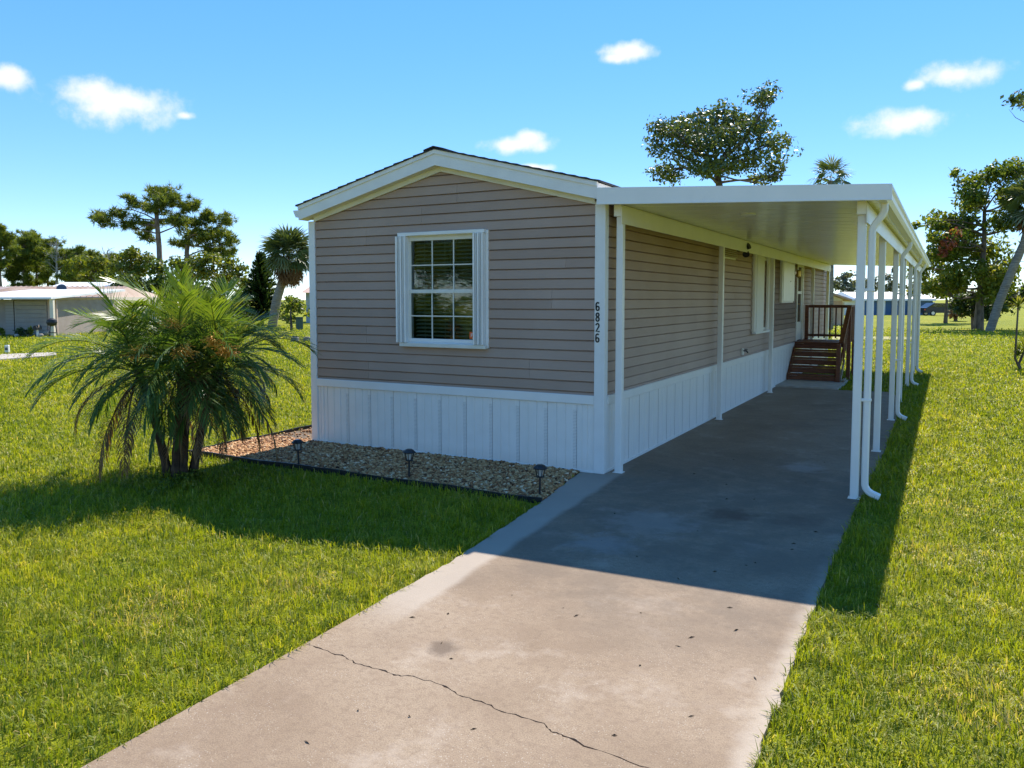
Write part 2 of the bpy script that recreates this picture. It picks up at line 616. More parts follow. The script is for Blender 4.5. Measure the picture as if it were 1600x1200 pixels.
M['lawn'] = lawn_mat()
M['grass'] = leaf_mat('grass_blades', [(0.0, (0.10, 0.15, 0.012)), (0.4, (0.215, 0.26, 0.016)), (0.75, (0.335, 0.335, 0.028)), (0.9, (0.43, 0.385, 0.09)), (1.0, (0.46, 0.37, 0.16))], 0.45, 0.5, 0.25)
M['stones'] = leaf_mat('gravel_stones', [(0.0, (0.08, 0.03, 0.012)), (0.3, (0.30, 0.125, 0.045)), (0.6, (0.50, 0.265, 0.105)), (0.85, (0.66, 0.42, 0.20)), (1.0, (0.76, 0.57, 0.36))], 0.0, 0.75, 0.3)
M['gravelbase'] = noise_mat('gravel_base', (0.07, 0.045, 0.03), (0.22, 0.16, 0.10), 50, 0.9, 0.6, 90)
M['oak'] = leaf_mat('oak_leaves', [(0.0, (0.035, 0.06, 0.018)), (0.6, (0.085, 0.125, 0.03)), (1.0, (0.19, 0.21, 0.06))], 0.3, 0.38, 0.6)
M['broad'] = leaf_mat('broad_leaves', [(0.0, (0.05, 0.09, 0.014)), (0.6, (0.14, 0.185, 0.024)), (1.0, (0.29, 0.285, 0.045))], 0.42, 0.5)
M['yellowgreen'] = leaf_mat('yellowgreen_leaves', [(0.0, (0.06, 0.09, 0.012)), (0.6, (0.15, 0.18, 0.02)), (1.0, (0.27, 0.25, 0.05))], 0.35, 0.5)
M['darkleaf'] = leaf_mat('dark_leaves', [(0.0, (0.02, 0.045, 0.014)), (0.6, (0.05, 0.085, 0.02)), (1.0, (0.11, 0.15, 0.035))], 0.25, 0.5)
M['pine'] = leaf_mat('pine_needles', [(0.0, (0.055, 0.095, 0.018)), (0.6, (0.14, 0.18, 0.025)), (1.0, (0.27, 0.28, 0.045))], 0.35, 0.5)
M['redleaf'] = leaf_mat('red_leaves', [(0.0, (0.14, 0.03, 0.025)), (1.0, (0.36, 0.12, 0.07))], 0.3, 0.5)
M['greyleaf'] = leaf_mat('grey_leaves', [(0.0, (0.07, 0.085, 0.06)), (1.0, (0.19, 0.20, 0.14))], 0.3, 0.5)
M['frond'] = leaf_mat('palm_fronds', [(0.0, (0.05, 0.105, 0.022)), (0.55, (0.105, 0.175, 0.035)), (0.9, (0.19, 0.235, 0.045)), (1.0, (0.30, 0.26, 0.07))], 0.38, 0.36, 0.35)
M['frondyoung'] = leaf_mat('young_palm_fronds', [(0.0, (0.09, 0.16, 0.02)), (0.6, (0.16, 0.23, 0.03)), (1.0, (0.26, 0.28, 0.05))], 0.38, 0.32, 0.6)
M['dead'] = leaf_mat('dead_fronds', [(0.0, (0.09, 0.045, 0.02)), (0.6, (0.21, 0.12, 0.055)), (1.0, (0.36, 0.25, 0.13))], 0.2, 0.8, 0.1)
M['fan'] = leaf_mat('fan_fronds', [(0.0, (0.05, 0.085, 0.03)), (0.6, (0.11, 0.15, 0.05)), (1.0, (0.24, 0.25, 0.13))], 0.2, 0.4, 0.5)


# ------------------------------------------------------------------ mesh helpers
def link(name, me, mat=None, parent=None, loc=None, rot=None):
    o = bpy.data.objects.new(name, me)
    COL.objects.link(o)
    if mat is not None and me is not None and not me.materials:
        me.materials.append(mat)
    if parent is not None:
        o.parent = parent
    if loc is not None:
        o.location = loc
    if rot is not None:
        o.rotation_euler = rot
    return o


def mesh(name, v, f, smooth=False):
    me = bpy.data.meshes.new(name)
    me.from_pydata([tuple(map(float, p)) for p in v], [], f)
    if smooth:
        me.polygons.foreach_set('use_smooth', [True] * len(me.polygons))
    me.update()
    return me


def np_mesh(name, verts, tris, tint=None, smooth=False):
    """large triangle mesh straight from arrays; tint is per vertex"""
    me = bpy.data.meshes.new(name)
    nv, nf = len(verts), len(tris)
    me.vertices.add(nv)
    me.vertices.foreach_set('co', np.asarray(verts, np.float32).ravel())
    me.loops.add(nf * 3)
    me.loops.foreach_set('vertex_index', np.asarray(tris, np.int32).ravel())
    me.polygons.add(nf)
    me.polygons.foreach_set('loop_start', np.arange(0, nf * 3, 3, dtype=np.int32))
    me.polygons.foreach_set('loop_total', np.full(nf, 3, np.int32))
    if smooth:
        me.polygons.foreach_set('use_smooth', np.ones(nf, bool))
    if tint is not None:
        a = me.attributes.new('tint', 'FLOAT', 'POINT')
        a.data.foreach_set('value', np.asarray(tint, np.float32))
    me.update()
    me.validate()
    return me


def empty(name, loc=(0, 0, 0), rz=0.0):
    o = bpy.data.objects.new(name, None)
    COL.objects.link(o)
    o.location = loc
    o.rotation_euler = (0, 0, rz)
    o.empty_display_size = 0.2
    return o


def tag(o, label=None, cat=None, group=None, kind=None):
    if label:
        o['label'] = label
    if cat:
        o['category'] = cat
    if group:
        o['group'] = group
    if kind:
        o['kind'] = kind
    return o


class MB:
    def __init__(self):
        self.v, self.f = [], []

    def add(self, v, f):
        n = len(self.v)
        self.v += [tuple(p) for p in v]
        self.f += [tuple(i + n for i in q) for q in f]
        return self

    def box(self, x0, x1, y0, y1, z0, z1):
        return self.add([(x, y, z) for z in (z0, z1) for x, y in ((x0, y0), (x1, y0), (x1, y1), (x0, y1))],
                        [(3, 2, 1, 0), (4, 5, 6, 7), (0, 1, 5, 4), (1, 2, 6, 5), (2, 3, 7, 6), (3, 0, 4, 7)])

    def cbox(self, x0, x1, y0, y1, z0, z1, c=0.004):
        """box with chamfered edges"""
        bm = bmesh.new()
        r = bmesh.ops.create_cube(bm, size=1)
        for v in bm.verts:
            v.co = Vector((x0 if v.co.x < 0 else x1, y0 if v.co.y < 0 else y1, z0 if v.co.z < 0 else z1))
        bmesh.ops.bevel(bm, geom=bm.edges[:], offset=c, segments=1, affect='EDGES', clamp_overlap=True)
        bm.verts.index_update()
        self.add([v.co[:] for v in bm.verts], [[v.index for v in f.verts] for f in bm.faces])
        bm.free()
        return self

    def prism(self, poly, axis, a, b):
        """poly: 2-d points in the two other axes (in axis order), extruded from a to b"""
        n = len(poly)

        def P(p, t):
            return {0: (t, p[0], p[1]), 1: (p[0], t, p[1]), 2: (p[0], p[1], t)}[axis]
        v = [P(p, a) for p in poly] + [P(p, b) for p in poly]
        f = [tuple(range(n))[::-1], tuple(range(n, 2 * n))] + [(i, (i + 1) % n, n + (i + 1) % n, n + i) for i in range(n)]
        return self.add(v, f)

    def bar(self, p, q, w, h, up=(0, 0, 1)):
        p, q = Vector(p), Vector(q)
        d = (q - p).normalized()
        s = d.cross(Vector(up)).normalized()
        u = s.cross(d)
        v = []
        for c in (p, q):
            for a, b in ((-1, -1), (1, -1), (1, 1), (-1, 1)):
                v.append(c + s * a * w / 2 + u * b * h / 2)
        return self.add(v, [(3, 2, 1, 0), (4, 5, 6, 7), (0, 1, 5, 4), (1, 2, 6, 5), (2, 3, 7, 6), (3, 0, 4, 7)])

    def tube(self, pts, rad, seg=8, cap=True):
        pts = [Vector(p) for p in pts]
        if not isinstance(rad, (list, tuple)):
            rad = [rad] * len(pts)
        n0 = len(self.v)
        ref = Vector((0.3, 0.9, 0.1))
        rows = []
        for i, p in enumerate(pts):
            d = (pts[min(i + 1, len(pts) - 1)] - pts[max(i - 1, 0)]).normalized()
            s = d.cross(ref)
            if s.length < 1e-3:
                s = d.cross(Vector((1, 0, 0)))
            s.normalize()
            u = d.cross(s)
            rows.append([p + (s * math.cos(t) + u * math.sin(t)) * rad[i] for t in [2 * math.pi * k / seg for k in range(seg)]])
        v = [q for r in rows for q in r]
        f = []
        for i in range(len(rows) - 1):
            for k in range(seg):
                a, b = i * seg + k, i * seg + (k + 1) % seg
                f.append((a, b, b + seg, a + seg))
        if cap:
            f.append(tuple(range(seg))[::-1])
            f.append(tuple(range((len(rows) - 1) * seg, len(rows) * seg)))
        return self.add(v, f)

    def rtube(self, pts, w, h, side, ch=0.006):
        """chamfered rectangular tube along a path; side = constant width direction"""
        pts = [Vector(p) for p in pts]
        s = Vector(side).normalized()
        rows = []
        for i, p in enumerate(pts):
            d = (pts[min(i + 1, len(pts) - 1)] - pts[max(i - 1, 0)]).normalized()
            u = d.cross(s).normalized()
            a, b = w / 2, h / 2
            rows.append([p + s * x + u * y for x, y in ((-a + ch, -b), (a - ch, -b), (a, -b + ch), (a, b - ch), (a - ch, b), (-a + ch, b), (-a, b - ch), (-a, -b + ch))])
        seg = 8
        f = []
        for i in range(len(rows) - 1):
            for k in range(seg):
                a, b = i * seg + k, i * seg + (k + 1) % seg
                f.append((a, b, b + seg, a + seg))
        f.append(tuple(range(seg))[::-1])
        f.append(tuple(range((len(rows) - 1) * seg, len(rows) * seg)))
        return self.add([q for r in rows for q in r], f)

    def lathe(self, prof, seg=12, c=(0, 0)):
        v, f = [], []
        for r, z in prof:
            for k in range(seg):
                t = 2 * math.pi * k / seg
                v.append((c[0] + r * math.cos(t), c[1] + r * math.sin(t), z))
        for i in range(len(prof) - 1):
            for k in range(seg):
                a, b = i * seg + k, i * seg + (k + 1) % seg
                f.append((a, b, b + seg, a + seg))
        f.append(tuple(range(seg))[::-1])
        f.append(tuple(range((len(prof) - 1) * seg, len(prof) * seg)))
        return self.add(v, f)

    def build(self, name, mat, parent=None, smooth=False, loc=None, rot=None):
        me = mesh(name, self.v, self.f)
        bm = bmesh.new()
        bm.from_mesh(me)
        bmesh.ops.recalc_face_normals(bm, faces=bm.faces[:])
        bm.to_mesh(me)
        bm.free()
        if smooth:
            me.polygons.foreach_set('use_smooth', [True] * len(me.polygons))
            try:
                me.set_sharp_from_angle(angle=R_(40))
            except Exception:
                pass
        return link(name, me, mat, parent, loc, rot)


def in_poly(x, y, poly):
    x, y = np.asarray(x), np.asarray(y)
    r = np.zeros(x.shape, bool)
    n = len(poly)
    for i in range(n):
        x0, y0 = poly[i]
        x1, y1 = poly[(i + 1) % n]
        c = ((y0 > y) != (y1 > y)) & (x < (x1 - x0) * (y - y0) / (y1 - y0 + 1e-12) + x0)
        r ^= c
    return r


# ------------------------------------------------------------------ ground, driveway, gravel
HW, HL = 4.19, 18.65           # mobile home width and length
DRV_L = [(0.26, -30), (0.23, -8), (0.216, -6.18), (0.165, -4.2), (0.147, -3.32), (0.06, -2.4), (-0.038, -1.44), (-0.20, -0.40), (-0.25, -0.0)]
DRV_R = [(2.70, -30), (2.675, -8), (2.653, -4.85), (2.624, -3.31), (2.60, -1.5), (2.61, 0.0), (2.64, 3.0), (2.62, 6.0), (2.55, 9.2), (2.24, 10.05)]


def build_ground():
    rng = random.Random(3)
    # lawn: one gently uneven sheet out to the horizon
    xs = sorted(set(np.round(np.concatenate([np.linspace(-900, -60, 15), np.linspace(-60, 60, 61), np.linspace(60, 900, 15)]), 3)))
    ys = sorted(set(np.round(np.concatenate([np.linspace(-300, -40, 8), np.linspace(-40, 120, 81), np.linspace(120, 1500, 20)]), 3)))
    v = []
    for y in ys:
        for x in xs:
            far = min(1.0, max(0.0, (math.hypot(x - 0, y - 3) - 16) / 20))
            v.append((x, y, -0.03 + far * 0.10 * math.sin(x * 0.11 + 1.3) * math.sin(y * 0.09) - far * 0.02))
    nx = len(xs)
    f = [(j * nx + i, j * nx + i + 1, (j + 1) * nx + i + 1, (j + 1) * nx + i) for j in range(len(ys) - 1) for i in range(nx - 1)]
    tag(link('lawn', mesh('lawn', v, f, True), M['lawn']), kind='structure')
    # driveway: two slabs parted by a crack that runs across
    crack = [(0.190, -4.84), (0.333, -4.854), (0.50, -4.865), (0.60, -4.90), (0.739, -4.891), (0.86, -4.905), (0.95, -4.868), (1.129, -4.875), (1.25, -4.92), (1.422, -4.93), (1.55, -4.955), (1.739, -4.952), (1.80, -5.0), (1.861, -5.006), (2.0, -5.035), (2.236, -5.059), (2.4, -5.05), (2.655, -5.09)]
    fine = []
    for (x0, y0), (x1, y1) in zip(crack[:-1], crack[1:]):
        n = 5
        for k in range(n):
            t = k / n
            fine.append((x0 + (x1 - x0) * t, y0 + (y1 - y0) * t + (rng.uniform(-0.009, 0.009) if k else 0)))
    fine.append(crack[-1])
    w = [0.0015 + 0.0045 * min(1, i / 14) * rng.random() ** 1.2 + (0.004 if rng.random() < 0.08 else 0) for i in range(len(fine))]
    up = [(x, y + a) for (x, y), a in zip(fine, w)]
    lo = [(x, y - a) for (x, y), a in zip(fine, w)]

    def jag(pts, lo_, hi_, amp):
        out = []
        for (x0, y0), (x1, y1) in zip(pts[:-1], pts[1:]):
            n = max(1, int(math.hypot(x1 - x0, y1 - y0) / 0.07)) if min(y0, y1) > -9 else 1
            for k in range(n):
                t = k / n
                out.append((x0 + (x1 - x0) * t + rng.uniform(-amp, amp), y0 + (y1 - y0) * t))
        return out + [pts[-1]]
    Lh = [p for p in DRV_L if p[1] > -4.84]
    Rh = [p for p in DRV_R if p[1] > -5.0]
    near = [DRV_L[0], DRV_L[1], DRV_L[2]] + lo + [DRV_R[1], DRV_R[0]]
    far = up + jag(Rh, 0, 0, 0.012) + [(1.34, 9.93), (0.02, 9.93), (0.02, 0.0), (-0.25, 0.0)] + jag(Lh, 0, 0, 0.010)[::-1][1:]
    drv = empty('driveway', (0, 0, 0))
    tag(drv, kind='structure')
    for poly in (near, far):
        m = MB()
        m.prism(poly, 2, -0.10, 0.0)
        m.build('concrete_slab', M['concrete'], drv)
    MB().box(0.02, 1.30, 9.95, 12.0, -0.10, 0.03).build('stair_pad', M['paleconcrete'], drv)
    # gravel bed along the front and left of the home
    bed = [(-5.05, -1.345), (-0.06, -1.375), (-0.215, -0.40), (-0.262, -0.02), (-HW, -0.02), (-HW, HL), (-5.05, HL)]
    tag(MB().prism(bed, 2, -0.09, -0.012).build('gravel_bed', M['gravelbase']), kind='structure')
    # the stones
    g = np.random.default_rng(8)
    n = 26000
    x = g.uniform(-5.03, -0.07, n)
    y = np.where(g.random(n) < 0.82, g.uniform(-1.34, 0.0, n), g.uniform(0, 6, n))
    keep = in_poly(x, y, bed)
    x, y = x[keep], y[keep]
    n = len(x)
    t = (1 + 5 ** 0.5) / 2
    iv = np.array([(-1, t, 0), (1, t, 0), (-1, -t, 0), (1, -t, 0), (0, -1, t), (0, 1, t), (0, -1, -t), (0, 1, -t), (t, 0, -1), (t, 0, 1), (-t, 0, -1), (-t, 0, 1)]) / math.hypot(1, t)
    it = np.array([(0, 11, 5), (0, 5, 1), (0, 1, 7), (0, 7, 10), (0, 10, 11), (1, 5, 9), (5, 11, 4), (11, 10, 2), (10, 7, 6), (7, 1, 8), (3, 9, 4), (3, 4, 2), (3, 2, 6), (3, 6, 8), (3, 8, 9), (4, 9, 5), (2, 4, 11), (6, 2, 10), (8, 6, 7), (9, 8, 1)])
    s = g.uniform(0.010, 0.026, n)[:, None] * np.stack([g.uniform(0.8, 1.3, n), g.uniform(0.7, 1.1, n), g.uniform(0.5, 0.9, n)], 1)
    a = g.uniform(0, 6.28, n)
    V = iv[None] * s[:, None, :] * g.uniform(0.82, 1.15, (n, 12, 1))
    tl = g.uniform(-0.5, 0.5, n)[:, None]
    V = np.stack([V[..., 0], V[..., 1] * np.cos(tl) - V[..., 2] * np.sin(tl), V[..., 1] * np.sin(tl) + V[..., 2] * np.cos(tl)], -1)
    ca, sa = np.cos(a)[:, None], np.sin(a)[:, None]
    W = np.stack([V[..., 0] * ca - V[..., 1] * sa + x[:, None], V[..., 0] * sa + V[..., 1] * ca + y[:, None], V[..., 2] + (-0.008 + g.random(n) * 0.022)[:, None]], -1)
    tris = (it[None] + (np.arange(n) * 12)[:, None, None]).reshape(-1, 3)
    me = np_mesh('gravel', W.reshape(-1, 3), tris, np.repeat(np.clip(g.normal(0.5, 0.26, n), 0, 1), 12))
    tag(link('gravel', me, M['stones']), 'tan and brown river gravel filling the bed along the home', 'gravel', kind='stuff')
    # black edging strip
    ed = MB()
    pts = [(-5.06, 4.5), (-5.07, 1.0), (-5.06, -0.2), (-5.04, -1.36), (-3.0, -1.365), (-1.5, -1.375), (-0.05, -1.392)]
    for p, q in zip(pts[:-1], pts[1:]):
        n = max(1, int(math.hypot(q[0] - p[0], q[1] - p[1]) / 0.35))
        for k in range(n):
            a0 = [p[i] + (q[i] - p[i]) * k / n for i in (0, 1)]
            a1 = [p[i] + (q[i] - p[i]) * (k + 1) / n for i in (0, 1)]
            h0, h1 = 0.030 + 0.008 * math.sin(k * 1.7), 0.030 + 0.008 * math.sin((k + 1) * 1.7)
            dx, dy = a1[0] - a0[0], a1[1] - a0[1]
            l = math.hypot(dx, dy)
            nx_, ny_ = -dy / l * 0.008, dx / l * 0.008
            ed.add([(a0[0] - nx_, a0[1] - ny_, -0.08), (a1[0] - nx_, a1[1] - ny_, -0.08), (a1[0] + nx_, a1[1] + ny_, -0.08), (a0[0] + nx_, a0[1] + ny_, -0.08),
                    (a0[0] - nx_, a0[1] - ny_, h0), (a1[0] - nx_, a1[1] - ny_, h1), (a1[0] + nx_, a1[1] + ny_, h1), (a0[0] + nx_, a0[1] + ny_, h0)],
                   [(3, 2, 1, 0), (4, 5, 6, 7), (0, 1, 5, 4), (1, 2, 6, 5), (2, 3, 7, 6), (3, 0, 4, 7)])
    tag(ed.build('garden_edging', M['black']), 'thin black plastic edging between the gravel bed and the lawn', 'edging')
    # far paths
    P = [ground(-260, 578)[:2], ground(0, 563)[:2], ground(88, 556)[:2], ground(88, 551.5)[:2], ground(0, 555)[:2], ground(-260, 561)[:2]]
    tag(MB().prism([tuple(p) for p in P], 2, -0.2, 0.035).build('path', M['paleconcrete']), kind='structure')
    P = [ground(1300, 531)[:2], ground(1425, 531)[:2], ground(1425, 526.5)[:2], ground(1300, 526.5)[:2]]
    tag(MB().prism([tuple(p) for p in P], 2, -0.2, 0.02).build('dirt_track', noise_mat('dry_turf', (0.22, 0.22, 0.06), (0.42, 0.36, 0.16), 3, 0.9, 0.5, 40)), kind='structure')
    return bed, far, near


BED, SLAB_FAR, SLAB_NEAR = build_ground()


# ------------------------------------------------------------------ grass
def build_grass():
    g = np.random.default_rng(21)
    D0, r0, ex = 4600.0, 5.0, 1.55
    # sample radius with pdf ~ density(r) * r
    rr = np.linspace(2.2, 62, 5000)
    den = np.where(rr < r0, D0, D0 * (r0 / rr) ** ex) * np.clip((62 - rr) / 36, 0, 1)
    ang = 2 * R_(54)
    cum = np.concatenate([[0], np.cumsum(0.5 * (den[1:] * rr[1:] + den[:-1] * rr[:-1]) * np.diff(rr))]) * ang
    n = int(cum[-1])
    r = np.interp(g.random(n) * cum[-1], cum, rr)
    a = math.atan2(FWD[1], FWD[0]) + g.uniform(-ang / 2, ang / 2, n)
    away = np.abs(a - math.atan2(FWD[1], FWD[0])) > R_(42)
    a, r = a[~(away & (r > 13))], r[~(away & (r > 13))]
    x = CAM[0] + r * np.cos(a)
    y = CAM[1] + r * np.sin(a)
    bad = in_poly(x, y, SLAB_FAR) | in_poly(x, y, SLAB_NEAR) | in_poly(x, y, BED) | ((x > -HW) & (x < 0.2) & (y > -0.02) & (y < HL)) | ((x > -0.1) & (x < 1.32) & (y > 9.8) & (y < 12.1))
    bad |= (x > np.interp(y, [p[1] for p in DRV_L], [p[0] for p in DRV_L]) + 0.01) & (x < np.interp(y, [p[1] for p in DRV_R], [p[0] for p in DRV_R]) - 0.01) & (y < -4)
    bad |= (y < -1.3) & (y > -1.42) & (x > -5.06) & (x < -0.03)
    x, y, r = x[~bad], y[~bad], r[~bad]
    n = len(x)
    # patchiness
    def wave(fx, fy, p):
        return np.sin(x * fx + p + 1.3 * np.sin(y * fy * 0.7 + p)) * np.sin(y * fy + 2 * p + 1.1 * np.sin(x * fx * 0.6))
    patch = 0.5 * wave(1.1, 1.4, 0.4) + 0.3 * wave(3.1, 2.7, 1.9) + 0.3 * wave(7.3, 6.1, 3.3)
    def cell(size, k):
        i = np.floor((x + 0.03 * np.sin(y * 37)) / size).astype(np.int64) * 73856093 ^ np.floor((y + 0.03 * np.sin(x * 41)) / size).astype(np.int64) * 19349663 ^ (k * 83492791)
        i = (i * 2654435761) & 0xffffffff
        i = ((i >> 13) ^ i) * 1274126177 & 0xffffffff
        return (i & 0xffff) / 65535.0
    ca, cb, cc = cell(0.085, 1), cell(0.11, 2), cell(0.19, 3)
    L = (0.72 + 0.55 * cb) * g.uniform(0.035, 0.085, n) * (1 + 0.28 * patch) * np.where(r > 8, 1.0 + (r - 8) * 0.012, 1)
    # longer, leaning tufts where the mower does not reach: along the slab edges, palm foot and posts
    ex_l = np.interp(y, [p[1] for p in DRV_L], [p[0] for p in DRV_L])
    ex_r = np.interp(y, [p[1] for p in DRV_R], [p[0] for p in DRV_R])
    near_edge = ((np.abs(x - ex_r) < 0.14) & (y < 10)) | ((np.abs(x - ex_l) < 0.05) & (y < -1.4))
    L = np.where(near_edge, L * g.uniform(1.0, 1.55, n), L)
    w = np.maximum(0.0052, r * 0.00092) * g.uniform(0.7, 1.3, n)
    yaw = ca * 2 * np.pi + g.normal(0, 0.9, n)
    lean = np.abs(g.normal(0.55, 0.40, n) + 0.5 * cc)
    dx, dy = np.cos(yaw), np.sin(yaw)
    px, py = -dy, dx
    tw = g.uniform(-0.9, 0.9, n)
    px, py = px * np.cos(tw) + dx * np.sin(tw), py * np.cos(tw) + dy * np.sin(tw)
    z0 = np.full(n, -0.035)
    s1, c1 = np.sin(lean * 0.6), np.cos(lean * 0.6)
    s2, c2 = np.sin(np.minimum(lean * 1.7, 2.0)), np.cos(np.minimum(lean * 1.7, 2.0))
    m1 = 0.55 * L
    m2 = 0.55 * L
    bx, by, bz = x, y, z0
    mx, my, mz = x + dx * s1 * m1, y + dy * s1 * m1, z0 + c1 * m1 + 0.012
    tx, ty, tz = mx + dx * s2 * m2, my + dy * s2 * m2, mz + c2 * m2
    h = w / 2
    V = np.stack([np.stack([bx - px * h * .7, by - py * h * .7, bz], 1), np.stack([bx + px * h * .7, by + py * h * .7, bz], 1),
                  np.stack([mx + px * h, my + py * h, mz], 1), np.stack([mx - px * h, my - py * h, mz], 1),
                  np.stack([tx, ty, tz], 1)], 1).reshape(-1, 3)
    T = (np.array([(0, 1, 2), (0, 2, 3), (3, 2, 4)])[None] + (np.arange(n) * 5)[:, None, None]).reshape(-1, 3)
    tint = np.clip(0.40 + 0.20 * patch + 0.30 * (cb - 0.5) + 0.22 * (cc - 0.5) + g.normal(0, 0.15, n), 0, 0.9)
    dry = g.random(n) < (0.03 + 0.05 * np.clip(-patch, 0, 1))
    # a few dry, thin patches seen in the lawn
    for qx, qy, qr in ((235, 945, 0.30), (230, 975, 0.22), (1490, 870, 0.35), (1520, 1085, 0.35), (1480, 790, 0.3), (480, 910, 0.25)):
        c = ground(qx, qy)
        d = np.hypot(x - c[0], y - c[1]) + g.normal(0, 0.06, n)
        dry |= (d < qr) & (g.random(n) < 0.30)
    tint = np.where(dry, g.uniform(0.9, 1.0, n), tint)
    me = np_mesh('grass', V, T, np.repeat(tint, 5))
    tag(link('grass', me, M['grass']), 'bright green broad-bladed grass covering the lawn around the driveway', 'grass', kind='stuff')


build_grass()


# ------------------------------------------------------------------ mobile home
CRS = 0.1143
Z_SK, Z_EAVE, Z_PEAK = 0.862, 2.955, 3.48
XC = -HW / 2
home = tag(empty('mobile_home', (XC, 0, 0)), 'taupe single-wide mobile home with white skirting and house number 6826', 'mobile home')


def H(mb, name, mat, parent=None, smooth=False):
    """build a part of the home in world coordinates under the home's Empty"""
    o = mb.build(name, mat, parent or home, smooth)
    if parent is None:
        o.location = (-XC, 0, 0)
    return o


def gable_z(x):
    return Z_PEAK - (Z_PEAK - Z_EAVE) * abs(x - XC) / (HW / 2)


PLANK_F = [(3, 2, 1, 0), (8, 9, 10, 11)] + [q for b in (0, 4) for q in ((b, b + 1, b + 5, b + 4), (b + 1, b + 2, b + 6, b + 5), (b + 2, b + 3, b + 7, b + 6), (b + 3, b, b + 4, b + 7))]


def front_planks():
    z0 = Z_SK + 0.037
    rows = [(Z_SK - 0.02, z0)]
    z = z0
    while z < Z_PEAK - 0.01:
        rows.append((z, z + CRS))
        z += CRS
    xl, xr = -HW + 0.07, -0.07
    seams = {1: [-3.243], 2: [-3.243, -0.903], 3: [-0.903], 16: [-3.257], 17: [-3.257], 18: [-2.39], 19: [-2.39], 20: [-1.878], 21: [-1.878], 5: [-3.27], 6: [-3.27], 9: [-0.62], 10: [-0.62], 13: [-0.45]}
    wx0, wx1, wz0, wz1 = -2.70, -1.47, 1.37, 2.71
    for i, (a, b) in enumerate(rows):
        top = b + 0.0005
        segs = [(xl, xr)]
        for s in seams.get(i, []):
            segs = [q for (p0, p1) in segs for q in (((p0, s - 0.0012), (s + 0.0012, p1)) if p0 < s < p1 else ((p0, p1),))]
        if a < wz1 and b > wz0:
            zz = []
            for p0, p1 in segs:
                if p1 <= wx0 or p0 >= wx1:
                    zz.append((p0, p1))
                else:
                    if p0 < wx0:
                        zz.append((p0, wx0))
                    if p1 > wx1:
                        zz.append((wx1, p1))
            segs = zz
        for p0, p1 in segs:
            # clip to the gable slope
            def cut(zv):
                if zv <= Z_EAVE:
                    return xl, xr
                d = (Z_PEAK - zv) / (Z_PEAK - Z_EAVE) * HW / 2
                return XC - d, XC + d
            if a >= Z_PEAK:
                continue
            l0, r0 = cut(a)
            tt = min(top, Z_PEAK - 0.002)
            l1, r1 = cut(tt)
            A0, A1, B0, B1 = max(p0, l0), min(p1, r0), max(p0, l1), min(p1, r1)
            if A1 - A0 < 0.01:
                continue
            if B1 < B0:
                B0 = B1 = (B0 + B1) / 2
            yb, yt = -0.020, -0.004
            a = a + 0.0015
            zm = max(a + 0.004, tt - 0.014)
            l2, r2 = cut(zm)
            D0, D1 = max(p0, l2), max(min(p1, r2), max(p0, l2))
            v = [(A0, yb, a), (A1, yb, a), (A1, 0.012, a), (A0, 0.012, a), (D0, -0.008, zm), (D1, -0.008, zm), (D1, 0.012, zm), (D0, 0.012, zm), (B0, 0.009, tt), (B1, 0.009, tt), (B1, 0.012, tt), (B0, 0.012, tt)]
            mb = MB().add(v, PLANK_F)
            H(mb, 'siding_plank', M['siding'])


front_planks()


def side_planks(x, sgn, holes):
    z = Z_SK + 0.037
    rows = [(Z_SK - 0.02, z)]
    while z < 3.0:
        rows.append((z, z + CRS))
        z += CRS
    rng = random.Random(4 + sgn)
    cache = {}
    for i, (a, b) in enumerate(rows):
        segs = [(0.07, HL - 0.07)]
        for h0, h1, q0, q1 in holes:
            if a < q1 and b > q0:
                segs = [t for p0, p1 in segs for t in ((p0, h0), (h1, p1)) if t[1] - t[0] > 0.02]
        cuts = [3.66 * k + (0.0, 1.2, 2.3)[(i // 2) % 3] for k in range(1, 5)]
        for s in cuts:
            segs = [t for p0, p1 in segs for t in (((p0, s - 0.001), (s + 0.001, p1)) if p0 + 0.05 < s < p1 - 0.05 else ((p0, p1),))]
        for p0, p1 in segs:
            xb, xt, xi = x + sgn * 0.020, x + sgn * 0.004, x - sgn * 0.012
            top = b + 0.0005
            a_, zm, xm, xq = a + 0.0015, max(a + 0.004, top - 0.014), x + sgn * 0.008, x - sgn * 0.009
            v = [(xb, p0, a_), (xb, p1, a_), (xi, p1, a_), (xi, p0, a_), (xm, p0, zm), (xm, p1, zm), (xi, p1, zm), (xi, p0, zm), (xq, p0, top), (xq, p1, top), (xi, p1, top), (xi, p0, top)]
            H(MB().add(v, PLANK_F), 'siding_plank', M['siding'])


SIDE_WIN = (7.40, 8.92, 1.30, 2.75)
side_planks(0.0, 1, [SIDE_WIN, (12.50, 13.46, 0.85, 2.80)])
side_planks(-HW, -1, [])


